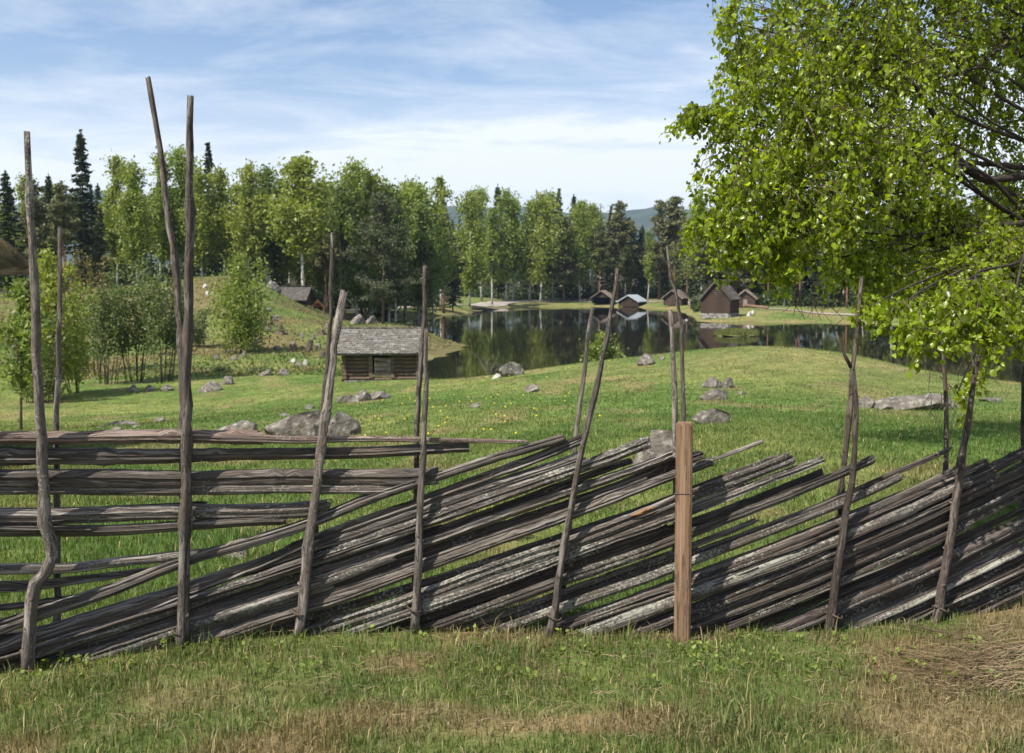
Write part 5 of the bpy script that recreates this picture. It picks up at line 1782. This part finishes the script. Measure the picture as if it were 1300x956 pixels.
# thick dark limbs seen at the right
for pts, w_ in [([(1312, 221, 8.6), (1248, 228, 8.3), (1217, 200, 8.2), (1196, 163, 8.1), (1168, 118, 8.0), (1148, 100, 7.9), (1099, 83, 7.8), (1060, 70, 7.7)], .038), ([(1320, 284, 8.6), (1265, 285, 8.3), (1230, 289, 8.1), (1168, 284, 7.9), (1137, 270, 7.8), (1090, 262, 7.6), (1050, 240, 7.4), (1000, 215, 7.2)], .030),
                ([(1312, 215, 8.7), (1250, 208, 8.5), (1200, 212, 8.3), (1150, 222, 8.1), (1100, 232, 7.9), (1060, 210, 7.7)], .024), ([(1310, 30, 8.7), (1270, 60, 8.6), (1230, 90, 8.5), (1185, 100, 8.4)], .03), ([(1315, 110, 8.7), (1285, 55, 8.8), (1240, 20, 8.8), (1200, -30, 8.7)], .03),
                ([(1318, 330, 8.5), (1260, 345, 7.6), (1215, 350, 7.2), (1180, 340, 7.0), (1150, 350, 6.9)], .016)]:
    P = resample([W(*q) for q in pts], .07)
    bb = MB(); bb.tube([q - O + Vector((r_.gauss(0, .006), 0, r_.gauss(0, .006))) for q in P], list(np.linspace(w_, w_ * .3, len(P))), n=9, wob=.15, seed=int(pts[0][1]))
    bb.build('branch', M['branch'], nb_e, smooth=True)
# bare hanging twigs
tb = MB()
for px, py in [(1195, 505), (1203, 520), (1230, 488), (1010, 400), (1045, 395), (1065, 400), (1025, 395), (1260, 470), (1190, 520)]:
    p_ = W(px, py, 6.9)
    for k in range(3):
        a = p_ + Vector((r_.gauss(0, .04), r_.gauss(0, .04), r_.uniform(.05, .2)))
        tb.tube([a - O, a - O + Vector((r_.gauss(0, .05), 0, -.08)), a - O + Vector((r_.gauss(0, .07), 0, -.17))], [.003, .0025, .0015], n=4, cap=False)
tb.build('dead_twigs', M['branch'], nb_e)['kind'] = 'stuff'
tag(nb_e, 'big near birch with fresh green leaves hanging in from the right edge', 'tree')

# ------------------------------------------------------------------ small growth
# fern-like plant poking up behind the fence
x, D = XD(632, 8.6)
e = empty('leafy_plant', (x, D, H(x, D)))
cs, ax = [], []
for i in range(14):
    a = i * 2.4; l = .18 + .12 * random.random()
    st = MB(); st.tube([(0, 0, 0), (math.cos(a) * l * .25, math.sin(a) * l * .25, l * .8), (math.cos(a) * l * .5, math.sin(a) * l * .5, l * 1.25)], [.004, .003, .002], n=4)
    st.build('stem', M['grass'] if False else M['sapling_leaf'], e)
    for j in range(14):
        t = .2 + .8 * j / 14
        cs.append((math.cos(a) * l * .5 * t, math.sin(a) * l * .5 * t, l * 1.25 * t)); ax.append((random.gauss(0, 1), random.gauss(0, 1), .5))
V, T = leaves_mesh(np.array(cs), np.array(ax), np.full((len(cs), 1), .055))
link('leaves', np_mesh('leaves', V, T, M['sapling_leaf']), None, e)
tag(e, 'small bright green leafy plant behind the tip of the top level rail', 'plant')


def weeds(n, px0, px1, D0, D1):
    cs, ax = [], []
    for _ in range(n):
        px = random.uniform(px0, px1); D = random.uniform(D0, D1)
        x = (px - 650) / F * D; z = H(x, D)
        for k in range(9):
            a = random.random() * 6.28
            cs.append((x + math.cos(a) * .02, D + math.sin(a) * .02, z + .015 + random.random() * .05)); ax.append((math.cos(a), math.sin(a), random.uniform(.1, .8)))
    return cs, ax


cs, ax = weeds(120, 0, 1320, 4.9, 5.75)
V, T = leaves_mesh(np.array(cs), np.array(ax), np.full((len(cs), 1), .028))
tag(link('clover_weeds', np_mesh('clover_weeds', V, T, M['sapling_leaf'])), 'low leafy weeds along the foot of the fence', 'weeds', kind='stuff')

# dry grass and twigs heap at the lower right
mb = MB()
for i in range(1500):
    px = random.gauss(1270, 52); D = random.gauss(5.25, .22)
    x = (px - 650) / F * D
    z = H(x, D) + random.random() ** 2 * .07 * math.exp(-((px - 1280) / 60) ** 2) + .008
    a = random.gauss(.1, .5) + (math.pi if random.random() < .5 else 0); l = random.uniform(.08, .34)
    mb.tube([(x, D, z), (x + math.cos(a) * l * .5, D + math.sin(a) * l * .5, z + random.gauss(.01, .01)), (x + math.cos(a) * l, D + math.sin(a) * l, z + random.gauss(0, .012))], [.0022, .002, .0012], n=3, cap=False)
tag(mb.build('dry_grass_heap', M['straw']), 'heap of brown dry grass and thin twigs at the lower right corner', 'dry grass', kind='stuff')
mb = MB()
for i in range(1100):
    px = random.uniform(0, 1320); D = random.uniform(4.2, 5.8)
    x = (px - 650) / F * D; z = H(x, D) + .012 + random.random() * .02
    a = random.random() * 6.28; l = random.uniform(.04, .15)
    mb.tube([(x, D, z), (x + math.cos(a) * l * .5, D + math.sin(a) * l * .5, z + .012), (x + math.cos(a) * l, D + math.sin(a) * l, z)], [.0018, .0016, .001], n=3, cap=False)
tag(mb.build('dead_grass_litter', M['straw']), 'dead straw litter lying flat in front of the fence', 'dry grass', kind='stuff')
mb = MB()
P = [W(1150, 800, 6.0), W(1200, 808, 5.8), W(1260, 822, 5.6)]
for p_ in P: p_.z = H(p_.x, p_.y) + .03
mb.tube(resample(P, .08), .006, n=6, wob=.2)
tag(mb.build('fallen_twig', M['twig']), 'long thin fallen twig on the ground right of the fence foot', 'twig')
